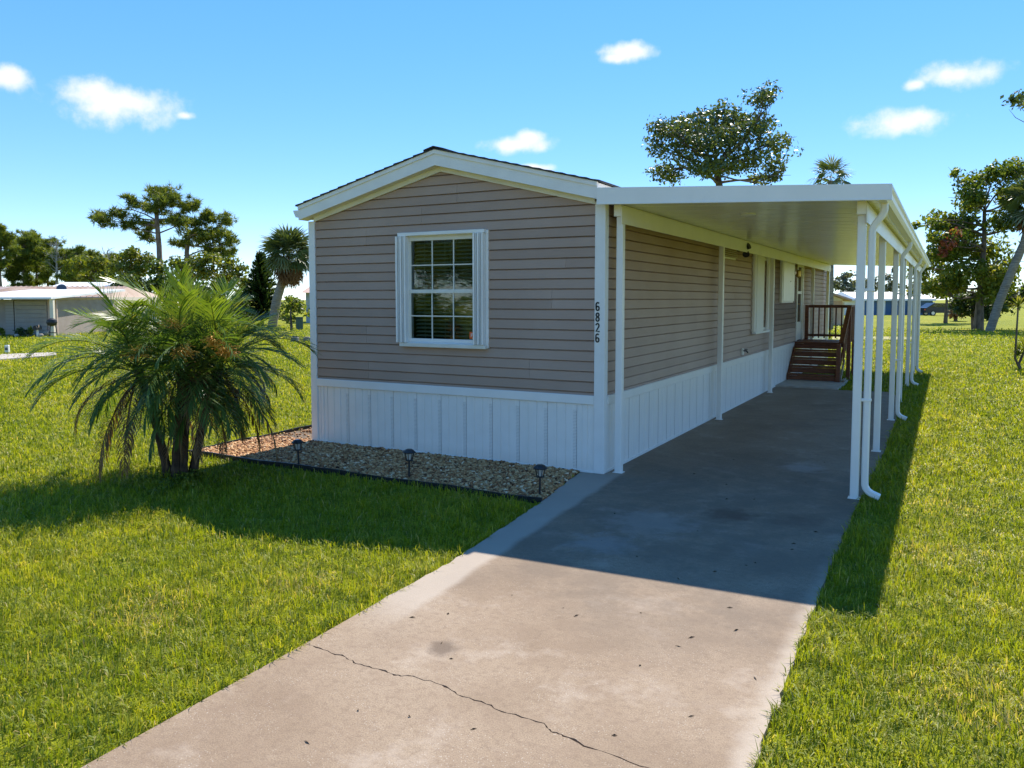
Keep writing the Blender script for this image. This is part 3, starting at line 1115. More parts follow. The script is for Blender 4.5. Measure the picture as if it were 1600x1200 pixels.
def home_shell():
    # sheathing behind the planks, with the window openings left free
    m = MB()
    T = 0.05
    wx0, wx1, wz0, wz1 = -2.66, -1.52, 1.40, 2.70
    y0, y1 = 0.014, 0.014 + T
    m.box(-HW + 0.02, wx0, y0, y1, 0.10, Z_EAVE).box(wx1, -0.02, y0, y1, 0.10, Z_EAVE)
    m.box(wx0, wx1, y0, y1, 0.10, wz0).box(wx0, wx1, y0, y1, wz1, Z_EAVE)
    m.prism([(-HW + 0.02, Z_EAVE), (-0.02, Z_EAVE), (XC, Z_PEAK - 0.01)], 1, y0, y1)
    # right side
    x0, x1 = -0.014 - T, -0.014
    a, b, c, d = SIDE_WIN
    m.box(x0, x1, y1, a, 0.10, Z_EAVE).box(x0, x1, a, b, 0.10, c).box(x0, x1, a, b, d, Z_EAVE)
    m.box(x0, x1, b, HL - 0.02, 0.10, Z_EAVE)
    m.box(-HW + 0.014, -HW + 0.014 + T, y1, HL - 0.02, 0.10, Z_EAVE)
    m.box(-HW + 0.014, -0.014, HL - 0.02 - T, HL - 0.02, 0.10, Z_EAVE)
    m.prism([(-HW + 0.02, Z_EAVE), (-0.02, Z_EAVE), (XC, Z_PEAK - 0.01)], 1, HL - 0.07, HL - 0.02)
    H(m, 'wall_sheathing', noise_mat('sheathing', (0.08, 0.05, 0.035), (0.12, 0.08, 0.055), 3, 0.9))
    H(MB().box(-HW + 0.1, -0.08, 0.08, HL - 0.1, 0.80, 0.84), 'floor_deck', M['dark'])
    H(MB().box(-HW + 0.1, -0.08, 0.08, HL - 0.1, 2.88, 2.90), 'ceiling_board', M['dark'])
    H(MB().box(-HW + 0.1, -0.08, 3.2, 3.25, 0.84, 2.88), 'inner_wall', M['creamwall'])
    # back wall planks as a single far end sheet behind everything
    H(MB().box(-HW + 0.07, -0.07, HL - 0.018, HL, Z_SK, Z_EAVE), 'back_panel', M['siding'])


home_shell()


def home_trim():
    # corner posts
    for (x0, x1, y0, y1) in ((-0.095, 0.026, -0.030, 0.072), (-HW - 0.030, -HW + 0.078, -0.030, 0.080), (-0.095, 0.022, HL - 0.075, HL + 0.022), (-HW - 0.022, -HW + 0.095, HL - 0.075, HL + 0.022)):
        H(MB().cbox(x0, x1, y0, y1, 0.0, Z_EAVE + (0.03 if x1 > -1 else 0.0), 0.004), 'corner_trim', M['trim'])
    # skirting band
    H(MB().cbox(-HW + 0.076, -0.096, -0.033, 0.012, Z_SK - 0.10, Z_SK, 0.004), 'skirt_band', M['white'])
    H(MB().cbox(-0.012, 0.033, 0.073, HL - 0.076, Z_SK - 0.10, Z_SK, 0.004), 'skirt_band', M['white'])
    H(MB().cbox(-HW - 0.027, -HW + 0.012, 0.076, HL - 0.076, Z_SK - 0.10, Z_SK, 0.004), 'skirt_band', M['white'])
    # thin track at the foot
    H(MB().box(-HW + 0.076, -0.096, -0.026, -0.0, 0.0, 0.022), 'skirt_track', M['white'])
    H(MB().box(0.0, 0.026, 0.073, HL - 0.076, 0.0, 0.022), 'skirt_track', M['white'])
    H(MB().box(-HW - 0.026, -HW, 0.076, HL - 0.076, 0.0, 0.022), 'skirt_track', M['white'])


home_trim()


def skirting():
    W = 0.3625
    zt = Z_SK - 0.098

    def panel(w, deep=0.008):
        # one vinyl panel: three flat fields parted by narrow grooves, hooked joint at the right
        prof = [(0.0, 0.004)]
        for k in (0.31, 0.62):
            x = w * k
            prof += [(x - 0.008, 0.0), (x - 0.003, deep), (x + 0.003, deep), (x + 0.008, 0.0)]
        prof += [(w - 0.055, 0.0), (w - 0.050, 0.004), (w - 0.006, 0.004), (w - 0.004, 0.011), (w - 0.0008, 0.011)]
        v = [(x, y, z) for z in (0.016, zt) for x, y in prof]
        n = len(prof)
        return mesh('skirt_panel', v, [(i, i + 1, n + i + 1, n + i) for i in range(n - 1)])
    pm = panel(W)
    x = -HW + 0.078
    x_first = -3.2456 - 0.335 - 2 * W
    k = 0
    xs = []
    xx = x_first
    while xx < -0.1:
        xs.append(xx)
        xx += W + 0.0015
    for xx in xs:
        w = min(W, -0.096 - xx)
        s = max(0.0, (-HW + 0.077) - xx)
        if w < 0.05 or s > 0:
            continue
        me = pm if w > W - 0.01 else panel(w)
        link('skirt_panel', me, M['skirt'], home, (xx - XC, -0.014, 0.0))
    first = min([q for q in xs if q >= -HW + 0.077])
    if first - (-HW + 0.077) > 0.04:
        link('skirt_panel', panel(first - (-HW + 0.077) - 0.001), M['white'], home, (-HW + 0.077 - XC, -0.014, 0.0))
    # sides: the same panel, turned
    sm = pm.copy()
    sm.materials.clear()
    sm.materials.append(M['white'])
    y = 0.075
    while y + W < HL - 0.07:
        link('skirt_panel', sm, None, home, (0.014 - XC, y, 0.0), (0, 0, math.pi / 2))
        link('skirt_panel', sm, None, home, (-HW - 0.014 - XC, y + W, 0.0), (0, 0, -math.pi / 2))
        y += W + 0.0015
    sb = MB().box(-HW + 0.03, -0.03, 0.016, 0.03, 0.02, Z_SK).box(-0.03, -0.016, 0.03, HL, 0.02, Z_SK).box(-HW + 0.016, -HW + 0.03, 0.03, HL, 0.02, Z_SK)
    H(sb, 'skirt_backing', M['dark'])


skirting()


def roof():
    OV = 0.14
    xl, xr = -HW - 0.075, -0.018
    slope = (Z_PEAK - Z_EAVE) / (HW / 2)

    def zz(x, off):
        return Z_PEAK + off - slope * abs(x - XC)
    # fascia boards on the rake, wide lower board and thin drip strip above
    for sx in (-1, 1):
        xe = xl if sx < 0 else xr
        for a, b, y0, y1, nm in ((0.030, 0.165, -OV - 0.02, -OV, 'rake_fascia'), (0.165, 0.213, -OV - 0.034, -OV, 'drip_strip')):
            H(MB().prism([(XC, zz(XC, a)), (xe, zz(xe, a)), (xe, zz(xe, b)), (XC, zz(XC, b))], 1, y0, y1), nm, M['trim'])
        # soffit and frieze against the wall
        H(MB().prism([(XC, zz(XC, 0.032)), (xe, zz(xe, 0.032)), (xe, zz(xe, 0.05)), (XC, zz(XC, 0.05))], 1, -OV, 0.02), 'soffit', M['cream'])
        xw = -HW + 0.076 if sx < 0 else -0.096
        H(MB().prism([(XC, zz(XC, -0.028)), (xw, zz(xw, -0.028)), (xw, zz(xw, 0.031)), (XC, zz(XC, 0.031))], 1, -0.040, -0.021), 'frieze_trim', M['cream'])
        # roof deck and shingle courses
        H(MB().prism([(XC, zz(XC, 0.052)), (xe, zz(xe, 0.052)), (xe, zz(xe, 0.205)), (XC, zz(XC, 0.205))], 1, -OV + 0.002, HL + OV), 'roof_deck', M['trim'])
        n = 15
        run = abs(xe - XC) + 0.03
        for k in range(n):
            u0, u1 = run * k / n - 0.05, run * (k + 1) / n
            u0 = max(0.0, u0)
            xa, xb = XC + sx * u0, XC + sx * u1
            H(MB().prism([(xa, zz(xa, 0.215)), (xb, zz(xb, 0.215)), (xb, zz(xb, 0.236)), (xa, zz(xa, 0.222))], 1, -OV - 0.046 - 0.006 * (k % 2), HL + OV + 0.03), 'shingle_course', M['shingle'])
    H(MB().prism([(XC - 0.14, zz(XC - 0.14, 0.238)), (XC, zz(XC, 0.238)), (XC + 0.14, zz(XC + 0.14, 0.238)), (XC + 0.14, zz(XC + 0.14, 0.25)), (XC, zz(XC, 0.252)), (XC - 0.14, zz(XC - 0.14, 0.25))], 1, -OV - 0.055, HL + OV + 0.04), 'ridge_cap', M['shingle'])
    # left eave gutter with its end seen at the corner
    ze = zz(xl, 0.06)
    H(MB().prism([(xl - 0.002, ze), (xl - 0.06, ze + 0.01), (xl - 0.10, ze + 0.085), (xl - 0.10, ze + 0.10), (xl - 0.002, ze + 0.10)], 1, -0.15, HL), 'gutter', M['trim'])
    H(MB().tube([(xl - 0.05, 0.30, ze + 0.01), (xl + 0.05, 0.30, ze - 0.16), (xl + 0.05, 0.30, 0.15)], 0.03, 8), 'downspout', M['trim'])


roof()


def front_window():
    yo = -0.075
    fr = MB()
    # flat surround on the wall, accordion track above and below
    fr.cbox(-2.735, -1.443, -0.026, 0.06, 2.690, 2.735, 0.004)
    fr.cbox(-2.735, -1.443, -0.026, 0.06, 1.345, 1.395, 0.004)
    fr.cbox(-2.735, -2.590, -0.026, 0.06, 1.395, 2.690, 0.004)
    fr.cbox(-1.600, -1.443, -0.026, 0.06, 1.395, 2.690, 0.004)
    win = H(fr, 'window', M['white'])
    win['label'] = 'white double-hung front window with open accordion storm shutters'

    def S(mb, name, mat):
        return mb.build(name, mat, win)
    S(MB().cbox(-2.72, -1.47, yo, -0.027, 2.700, 2.742, 0.003), 'shutter_track', M['white'])
    S(MB().cbox(-2.70, -1.455, yo - 0.005, -0.027, 1.338, 1.385, 0.003), 'shutter_track', M['cream'])
    # folded accordion blades
    for x0, n, st, dz in ((-2.745, 5, 0.031, 0.0), (-1.622, 5, 0.029, 0.0)):
        for k in range(n):
            a = x0 + k * st
            d = 0.012 if k % 2 else 0.0
            S(MB().prism([(a, -0.030), (a + 0.006, yo - 0.018 + d), (a + st * 0.55, yo - 0.022 + d), (a + st - 0.003, yo - 0.012 - d), (a + st - 0.003, -0.030)], 2, 1.388, 2.698), 'shutter_blade', M['white'])
    # sashes
    zt, zm, zb = 2.690, 2.020, 1.405
    x0, x1 = -2.590, -1.600
    S(MB().cbox(x0, x1, -0.012, 0.03, 2.640, 2.690, 0.003), 'sash_rail', M['cream'])
    S(MB().cbox(x0, x1, -0.022, 0.03, 1.997, 2.043, 0.003), 'sash_rail', M['cream'])
    S(MB().cbox(x0, x1, -0.014, 0.03, 1.396, 1.440, 0.003), 'sash_rail', M['white'])
    for a, b in ((x0, x0 + 0.028), (x1 - 0.028, x1)):
        S(MB().box(a, b, -0.010, 0.03, 2.043, 2.640), 'sash_stile', M['cream'])
        S(MB().box(a, b, -0.016, 0.03, 1.440, 1.997), 'sash_stile', M['cream'])
    X = [x0 + 0.028, x0 + 0.028 + 0.311, x0 + 0.028 + 0.622, x1 - 0.028]
    for (za, zc), yg in (((2.043, 2.640), 0.008), ((1.440, 1.997), -0.002)):
        zmid = (za + zc) / 2
        for x in X[1:3]:
            S(MB().box(x - 0.007, x + 0.007, yg - 0.008, yg + 0.010, za, zc), 'muntin', M['cream'])
        for i in range(3):
            S(MB().box(X[i] + (0.007 if i else 0), X[i + 1] - (0.007 if i < 2 else 0), yg - 0.006, yg + 0.008, zmid - 0.007, zmid + 0.007), 'muntin', M['cream'])
        for i in range(3):
            for j in range(2):
                xa, xb = X[i] + (0.007 if i else 0), X[i + 1] - (0.007 if i < 2 else 0)
                qa, qb = (za, zmid - 0.007) if j == 0 else (zmid + 0.007, zc)
                S(MB().box(xa, xb, yg - 0.002, yg + 0.002, qa, qb), 'pane', M['glass'])
    # blinds
    n = 27
    for k in range(n):
        z = 1.43 + (2.66 - 1.43) * k / (n - 1)
        S(MB().prism([(0.058, z - 0.010), (0.061, z - 0.013), (0.102, z + 0.006), (0.099, z + 0.009)], 0, -2.545, -1.645), 'blind_slat', M['blind'])
    for x in (-2.40, -2.10, -1.80):
        S(MB().box(x - 0.002, x + 0.002, 0.053, 0.0555, 1.42, 2.68), 'blind_cord', M['blind'])
    st = S(MB().box(-1.715, -1.645, -0.0065, -0.0045, 1.452, 1.535), 'sticker', M['orange'])
    st['label'] = 'small orange sticker in the lower right pane'
    S(MB().box(-1.695, -1.689, -0.0080, -0.0067, 1.475, 1.515).box(-1.6885, -1.668, -0.0080, -0.0067, 1.508, 1.515).box(-1.6885, -1.674, -0.0080, -0.0067, 1.491, 1.498), 'sticker_print', M['white'])


front_window()


def digit(ch, x, z, h, w):
    """condensed sans numeral as a flat raised stroke"""
    t = h * 0.15

    def arc(cx, cz, rx, rz, a0, a1, n=10):
        return [(cx + rx * math.cos(R_(a0 + (a1 - a0) * i / n)), cz + rz * math.sin(R_(a0 + (a1 - a0) * i / n))) for i in range(n + 1)]
    rx = w / 2 - t / 2
    cx = w / 2
    if ch == '8':
        paths = [arc(cx, h * 0.73, rx * 0.92, h * 0.27 - t / 2, 0, 360, 18), arc(cx, h * 0.27, rx, h * 0.27 - t / 2 + 0.002, 0, 360, 18)]
    elif ch == '6':
        lo = arc(cx, h * 0.30, rx, h * 0.30 - t / 2, 0, 360, 18)
        st = arc(cx, h * 0.70, rx, h * 0.30 - t / 2, 35, 180, 9) + [(cx - rx, h * 0.30)]
        paths = [lo, st]
    else:
        paths = [arc(cx, h * 0.71, rx, h * 0.29 - t / 2, 170, -35, 12) + [(t / 2 + 0.001, t / 2)] + [(w, t / 2)]]
    mb = MB()
    for p in paths:
        closed = math.hypot(p[0][0] - p[-1][0], p[0][1] - p[-1][1]) < 1e-4
        n = len(p)
        L, Rr = [], []
        for i in range(n):
            a = p[(i - 1) % (n - 1)] if closed else p[max(0, i - 1)]
            b = p[(i + 1) % (n - 1)] if closed else p[min(n - 1, i + 1)]
            dx, dz = b[0] - a[0], b[1] - a[1]
            l = math.hypot(dx, dz) or 1
            nx, nz = -dz / l * t / 2, dx / l * t / 2
            L.append((p[i][0] + nx, p[i][1] + nz))
            Rr.append((p[i][0] - nx, p[i][1] - nz))
        y0, y1 = -0.036, -0.031
        v = [(x + q[0], y, z + q[1]) for y in (y0, y1) for s in (L, Rr) for q in s]
        f = []
        for i in range(n - 1):
            f += [(i, i + 1, n + i + 1, n + i), (2 * n + i, 3 * n + i, 3 * n + i + 1, 2 * n + i + 1), (i, 2 * n + i, 2 * n + i + 1, i + 1), (n + i, n + i + 1, 3 * n + i + 1, 3 * n + i)]
        f += [(0, n, 3 * n, 2 * n), (n - 1, 3 * n - 1, 4 * n - 1, 2 * n - 1)]
        mb.add(v, f)
    o = H(mb, 'house_number', M['number'])
    o['label'] = 'black house number digit ' + ch


for k, ch in enumerate('6826'):
    digit(ch, -0.081, 1.795 - 0.1145 * k, 0.101, 0.050)


def side_fittings():
    a, b, c, d = SIDE_WIN
    # window with accordion shutters half drawn
    w = H(MB().cbox(-0.03, 0.030, a, b, d - 0.05, d, 0.004).cbox(-0.03, 0.030, a, b, c, c + 0.05, 0.004).cbox(-0.03, 0.030, a, a + 0.05, c + 0.05, d - 0.05, 0.004).cbox(-0.03, 0.030, b - 0.05, b, c + 0.05, d - 0.05, 0.004), 'window', M['white'])
    w['label'] = 'side window with white accordion shutter half closed'
    MB().box(-0.012, -0.008, a + 0.05, b - 0.05, c + 0.05, d - 0.05).build('pane', M['glass'], w)
    y = a - 0.02
    for k in range(17):
        yy = y + k * 0.052 if k < 12 else b - 0.26 + (k - 12) * 0.050
        e = 0.075 + (0.03 if k % 2 else 0)
        MB().prism([(0.032, yy), (e, yy + 0.004), (e + 0.022, yy + 0.028), (e - 0.012, yy + 0.047), (0.032, yy + 0.047)], 2, c - 0.005, d + 0.005).build('shutter_blade', M['white'], w)
    MB().cbox(0.031, 0.11, a - 0.03, b + 0.01, d + 0.006, d + 0.04, 0.003).build('shutter_track', M['white'], w)
    MB().cbox(0.031, 0.115, a - 0.03, b + 0.01, c - 0.045, c - 0.006, 0.003).build('shutter_track', M['white'], w)
    # shuttered window closed with a flat storm panel
    p = H(MB().cbox(0.016, 0.075, 10.22, 10.30, 1.84, 2.80, 0.003).cbox(0.016, 0.06, 10.302, 11.74, 1.84, 1.87, 0.003).cbox(0.016, 0.06, 10.302, 11.74, 2.77, 2.80, 0.003), 'storm_panel', M['white'])
    MB().cbox(0.020, 0.085, 10.32, 11.74, 1.875, 2.765, 0.004).build('panel_sheet', M['white'], p)
    MB().lathe([(0.012, 0), (0.012, 0.01)], 8).build('panel_knob', M['grey'], p, loc=(0.085, 11.2, 2.33), rot=(0, math.pi / 2, 0))
    # door
    dr = H(MB().cbox(-0.03, 0.035, 12.50, 12.58, 0.88, 2.79, 0.004).cbox(-0.03, 0.035, 13.38, 13.46, 0.88, 2.79, 0.004).cbox(-0.03, 0.035, 12.58, 13.38, 2.72, 2.79, 0.004).cbox(-0.03, 0.012, 12.58, 13.38, 0.90, 1.35, 0.003).cbox(-0.03, 0.012, 12.58, 12.68, 1.35, 2.72, 0.003).cbox(-0.03, 0.012, 13.28, 13.38, 1.35, 2.72, 0.003).cbox(-0.03, 0.012, 12.68, 13.28, 2.05, 2.12, 0.003), 'door', M['trim'])
    MB().box(-0.020, -0.016, 12.68, 13.28, 1.35, 2.05).build('pane', M['cardark'], dr)
    MB().box(-0.020, -0.016, 12.68, 13.28, 2.12, 2.72).build('pane', M['creamwall'], dr)
    MB().tube([(0.012, 12.63, 1.80), (0.06, 12.63, 1.80), (0.06, 12.70, 1.80)], 0.010, 6).build('handle', M['brass'], dr)
    # brass porch light
    pl = H(MB().lathe([(0.05, 0), (0.05, 0.02)], 10), 'porch_light', M['brass'])
    pl.location = (-XC + 0.016, 12.18, 2.56)
    pl.rotation_euler = (0, math.pi / 2, 0)
    MB().lathe([(0.02, 0.10), (0.055, 0.07), (0.055, -0.06), (0.03, -0.09)], 8).build('lantern', M['brass'], pl, loc=(0.03, 0, 0.09), rot=(0, -math.pi / 2, 0))
    # louvred vent high on the wall
    ve = H(MB().cbox(0.014, 0.030, 4.90, 5.98, 2.60, 2.63, 0.003).cbox(0.014, 0.030, 4.90, 5.98, 2.83, 2.85, 0.003), 'wall_vent', M['cream'])
    for k in range(6):
        z = 2.635 + k * 0.033
        MB().prism([(0.016, z + 0.018), (0.062, z), (0.062, z + 0.004), (0.016, z + 0.024)], 1, 4.90, 5.98).build('louvre', M['cream'], ve) if False else MB().add([(0.016, 4.9, z + 0.018), (0.062, 4.9, z), (0.062, 5.98, z), (0.016, 5.98, z + 0.018), (0.016, 4.9, z + 0.024), (0.062, 4.9, z + 0.005), (0.062, 5.98, z + 0.005), (0.016, 5.98, z + 0.024)], [(3, 2, 1, 0), (4, 5, 6, 7), (0, 1, 5, 4), (1, 2, 6, 5), (2, 3, 7, 6), (3, 0, 4, 7)]).build('louvre', M['cream'], ve)
    # floodlight
    fl = H(MB().box(0.016, 0.045, 6.12, 6.22, 2.76, 2.84).tube([(0.04, 6.17, 2.80), (0.11, 6.22, 2.80), (0.14, 6.34, 2.78)], 0.014, 8), 'floodlight', M['black'])
    m = MB().lathe([(0.028, 0.0), (0.04, 0.05), (0.062, 0.13), (0.062, 0.14)], 12)
    m.build('lamp_head', M['black'], fl, True, loc=(0.13, 6.33, 2.79), rot=(R_(128), R_(12), R_(20)))
    m = MB().lathe([(0.028, 0.0), (0.04, 0.05), (0.058, 0.12), (0.058, 0.13)], 12)
    m.build('lamp_head', M['black'], fl, True, loc=(0.10, 6.20, 2.80), rot=(R_(60), R_(30), R_(60)))
    # hose bib on a white block
    fc = H(MB().cbox(0.015, 0.045, 6.60, 6.70, 0.905, 1.025, 0.003), 'faucet', M['white'])
    MB().tube([(0.045, 6.65, 0.98), (0.10, 6.65, 0.98), (0.125, 6.65, 0.945)], 0.013, 8).build('spout', M['black'], fc)
    MB().lathe([(0.03, 0), (0.03, 0.012)], 8).build('valve_wheel', M['black'], fc, loc=(0.09, 6.65, 1.0))


side_fittings()


# ------------------------------------------------------------------ carport
cp = tag(empty('carport', (1.4, 0, 0)), 'white aluminium carport with slim posts attached to the taupe home', 'carport')
CX = 1.4
CP_END = 17.6


def K(mb, name, mat, parent=None, smooth=False):
    o = mb.build(name, mat, parent or cp, smooth)
    if parent is None:
        o.location = (-CX, 0, 0)
    return o


def roof_z(x):            # underside of the roof pans
    return 2.955 - 0.042 * x


def carport():
    XR = 2.70
    # insulated roof pans, each running from the home to the gutter
    y = -0.155
    W = 0.5
    k = 0
    while y < CP_END - 0.05:
        y1 = min(y + W, CP_END)
        v = []
        for yy, dz in ((y + 0.003, 0.016), (y + 0.012, 0.0), (y1 - 0.012, 0.0), (y1 - 0.003, 0.016)):
            for x in (0.0, XR):
                v.append((x, yy, roof_z(x) + dz))
        for yy in (y + 0.003, y1 - 0.003):
            for x in (0.0, XR):
                v.append((x, yy, roof_z(x) + 0.085))
        f = [(0, 1, 3, 2), (2, 3, 5, 4), (4, 5, 7, 6), (8, 9, 1, 0), (6, 7, 11, 10), (10, 11, 9, 8), (0, 2, 4, 6, 10, 8), (1, 9, 11, 7, 5, 3)]
        K(MB().add(v, f), 'roof_pan', M['ceiling'])
        y = y1
        k += 1
    # weather sheet over the pans closes the joints
    K(MB().add([(x, yy, roof_z(x) + z) for z in (0.087, 0.098) for x, yy in ((-0.02, -0.15), (XR + 0.01, -0.15), (XR + 0.01, CP_END), (-0.02, CP_END))],
               [(3, 2, 1, 0), (4, 5, 6, 7), (0, 1, 5, 4), (1, 2, 6, 5), (2, 3, 7, 6), (3, 0, 4, 7)]), 'roof_sheet', M['white'])
    # front fascia
    xa, xb = -0.016, 2.822
    v = [(x, yy, z) for yy in (-0.178, -0.156) for x, z in ((xa, roof_z(xa) - 0.014), (xb, roof_z(xb) - 0.014), (xb, roof_z(xb) + 0.118), (xa, roof_z(xa) + 0.152))]
    K(MB().add(v, [(3, 2, 1, 0), (4, 5, 6, 7), (0, 1, 5, 4), (1, 2, 6, 5), (2, 3, 7, 6), (3, 0, 4, 7)]), 'front_fascia', M['white'])
    K(MB().add([(x, yy, z) for yy in (-0.184, -0.156) for x, z in ((xa, roof_z(xa) - 0.026), (xb, roof_z(xb) - 0.026), (xb, roof_z(xb) - 0.015), (xa, roof_z(xa) - 0.015))],
               [(3, 2, 1, 0), (4, 5, 6, 7), (0, 1, 5, 4), (1, 2, 6, 5), (2, 3, 7, 6), (3, 0, 4, 7)]), 'fascia_lip', M['white'])
    # right hand gutter, K profile
    z = roof_z(2.8)
    prof = [(2.702, z - 0.020), (2.775, z - 0.020), (2.800, z + 0.02), (2.806, z + 0.06), (2.822, z + 0.085), (2.822, z + 0.112), (2.810, z + 0.112), (2.806, z + 0.09), (2.702, z + 0.088)]
    K(MB().prism(prof, 1, -0.154, CP_END + 0.02), 'gutter', M['white'])
    # beams on the posts
    for x0, x1, nm in ((0.085, 0.165, 'wall_beam'), (2.515, 2.595, 'outer_beam')):
        zt = roof_z(x1) - 0.003
        K(MB().cbox(x0, x1, 0.06, CP_END - 0.06, zt - 0.125, zt, 0.004), nm, M['white'])
        # side plate, stepped out a little below the pans
        K(MB().cbox(x1 + 0.001, x1 + 0.014, 0.06, CP_END - 0.06, zt - 0.205, zt - 0.02, 0.003), 'beam_plate', M['white'])
    zc = roof_z(0.12) - 0.13

    def post(x, y, zt, ox=0.0):
        m = MB()
        a = 0.038
        m.cbox(x - a, x + a, y - a, y + a, -0.002, zt, 0.006)
        o = K(m, 'post', M['white'])
        MB().box(x - a + 0.012, x + a - 0.012, y - a - 0.004, y - a, zt - 0.05, zt + 0.12).build('post_bracket', M['white'], o)
        MB().box(x - 0.055, x + 0.055, y - 0.05, y + 0.05, -0.001, 0.006).build('base_plate', M['white'], o)
        return o
    for y in (0.15, 4.58, 8.75, 14.3, 17.3):
        post(0.135, y, roof_z(0.13) - 0.128)
    ys = [0.17, 2.875, 5.85, 8.40, 11.5, 15.0, 17.3]
    for y in ys:
        post(2.555, y, roof_z(2.55) - 0.128)
    # downspouts beside the outer posts
    for y in (ys[0], ys[2], ys[4], ys[5]):
        zg = z - 0.02
        x0 = 2.745
        x1 = 2.645
        pts = [(x0, y, zg + 0.03), (x0, y, zg - 0.03)]
        for t in np.linspace(0, 1, 9):
            s = t * t * (3 - 2 * t)
            pts.append((x0 + (x1 - x0) * s, y, zg - 0.05 - 0.20 * t))
        pts += [(x1, y, zg - 0.32), (x1, y, 1.5), (x1, y, 0.20)]
        for t in np.linspace(0.15, 1, 6):
            a = t * R_(68)
            pts.append((x1 + 0.11 * (1 - math.cos(a)), y, 0.16 - 0.11 * math.sin(a)))
        e = pts[-1]
        pts.append((e[0] + 0.065 , y - 0.0, e[2] - 0.025))
        o = K(MB().rtube(pts, 0.062, 0.062, (0, 1, 0), 0.012), 'downspout', M['white'], None, True)
        for zz_ in (0.95, 2.0):
            MB().cbox(x1 - 0.054, x1 + 0.036, y - 0.036, y + 0.036, zz_, zz_ + 0.025, 0.003).build('strap', M['white'], o)
    # round recessed ceiling light
    x, y = 1.25, 1.28
    K(MB().lathe([(0.085, roof_z(x) - 0.014), (0.085, roof_z(x) + 0.004)], 20, (x, y)), 'ceiling_light', M['trim'])


carport()


# ------------------------------------------------------------------ porch stairs
st = tag(empty('porch_stairs', (0.6, 12.2, 0)), 'dark red-brown wooden porch steps with railing at the side door', 'stairs')


def stairs():
    def S(mb, name, mat=None, parent=None):
        o = mb.build(name, mat or M['wood'], parent or st)
        if parent is None:
            o.location = (-0.6, -12.2, 0)
        return o
    x0, x1 = 0.06, 1.06
    zl = 0.885
    n = 5
    rise = zl / n
    run = 0.235
    yf = 12.28
    base = 0.032
    for k in range(n):
        z = rise * (k + 1)
        y = yf - run * (n - 1 - k)
        lo = rise * k + (base if k == 0 else 0.003)
        # riser, two boards with a slit where daylight shows
        S(MB().cbox(x0, x1, y, y + 0.022, lo + 0.012, z - 0.042, 0.003), 'riser')
        if k < n - 1:
            S(MB().cbox(x0 - 0.0, x1 + 0.0, y - 0.025, y + 0.112, z - 0.036, z, 0.004), 'tread')
            S(MB().cbox(x0 - 0.0, x1 + 0.0, y + 0.120, y + 0.232, z - 0.036, z, 0.004), 'tread')
    # landing boards
    y = yf - 0.025
    while y < 13.60:
        S(MB().cbox(x0 - 0.02, 1.20, y, y + 0.135, zl - 0.036, zl, 0.004), 'deck_board')
        y += 0.141
    S(MB().box(x0, 1.17, 13.52, 13.56, zl - 0.18, zl - 0.038), 'joist')
    S(MB().box(1.13, 1.17, yf + 0.03, 13.51, zl - 0.18, zl - 0.038), 'joist')
    # stringers
    for x in (x0 - 0.036, x1 + 0.002):
        y0 = yf - run * (n - 1) - 0.01
        S(MB().prism([(y0, base), (y0 + 0.12, base), (yf + 0.02, zl - 0.30), (yf + 0.02, zl - 0.04), (y0, rise * 0.75)], 0, x, x + 0.034), 'stringer')
    # posts
    def p4(x, y, z0, z1, s=0.088, nm='newel_post'):
        S(MB().cbox(x - s / 2, x + s / 2, y - s / 2, y + s / 2, z0, z1, 0.005), nm)
    yb = 13.50
    p4(1.145, 11.33, 0.03, 0.90)
    p4(1.255, yf + 0.05, -0.03, 1.77)
    p4(1.255, yb + 0.03, -0.03, 1.77)
    p4(0.12, yb + 0.03, zl + 0.002, 1.77)
    # back railing
    S(MB().cbox(0.165, 1.21, yb, yb + 0.04, 1.70, 1.775, 0.004), 'top_rail')
    S(MB().cbox(0.165, 1.21, yb, yb + 0.04, 0.97, 1.03, 0.004), 'bottom_rail')
    for k in range(7):
        x = 0.285 + k * 0.135
        S(MB().cbox(x - 0.017, x + 0.017, yb - 0.036, yb - 0.002, 0.93, 1.74, 0.003), 'baluster')
    # side railing of the landing
    S(MB().cbox(1.236, 1.276, yf + 0.096, yb - 0.016, 1.70, 1.775, 0.004), 'top_rail')
    S(MB().cbox(1.236, 1.276, yf + 0.096, yb - 0.016, 0.97, 1.03, 0.004), 'bottom_rail')
    for k in range(8):
        y = yf + 0.19 + k * 0.135
        S(MB().cbox(1.278, 1.312, y - 0.017, y + 0.017, 0.93, 1.74, 0.003), 'baluster')
    # sloping stair rail
    S(MB().bar((1.20, 11.33, 0.93), (1.255, yf + 0.01, 1.74), 0.10, 0.04), 'hand_rail')
    S(MB().bar((1.18, 11.33, 0.42), (1.225, yf + 0.01, 1.20), 0.036, 0.09), 'lower_rail')
    for k in range(5):
        t = (k + 0.8) / 5.6
        y = 11.33 + (yf - 11.33) * t
        z = 0.93 + 0.81 * t
        S(MB().cbox(1.222, 1.252, y - 0.017, y + 0.017, z - 0.62, z - 0.04, 0.003), 'baluster')
    S(MB().bar((1.26, 11.36, 0.05), (1.26, 11.75, 0.05), 0.04, 0.09), 'brace', M['rawwood'])
    S(MB().bar((1.20, 11.30, 0.06), (1.24, 11.62, 0.52), 0.03, 0.06), 'brace', M['rawwood'])


stairs()


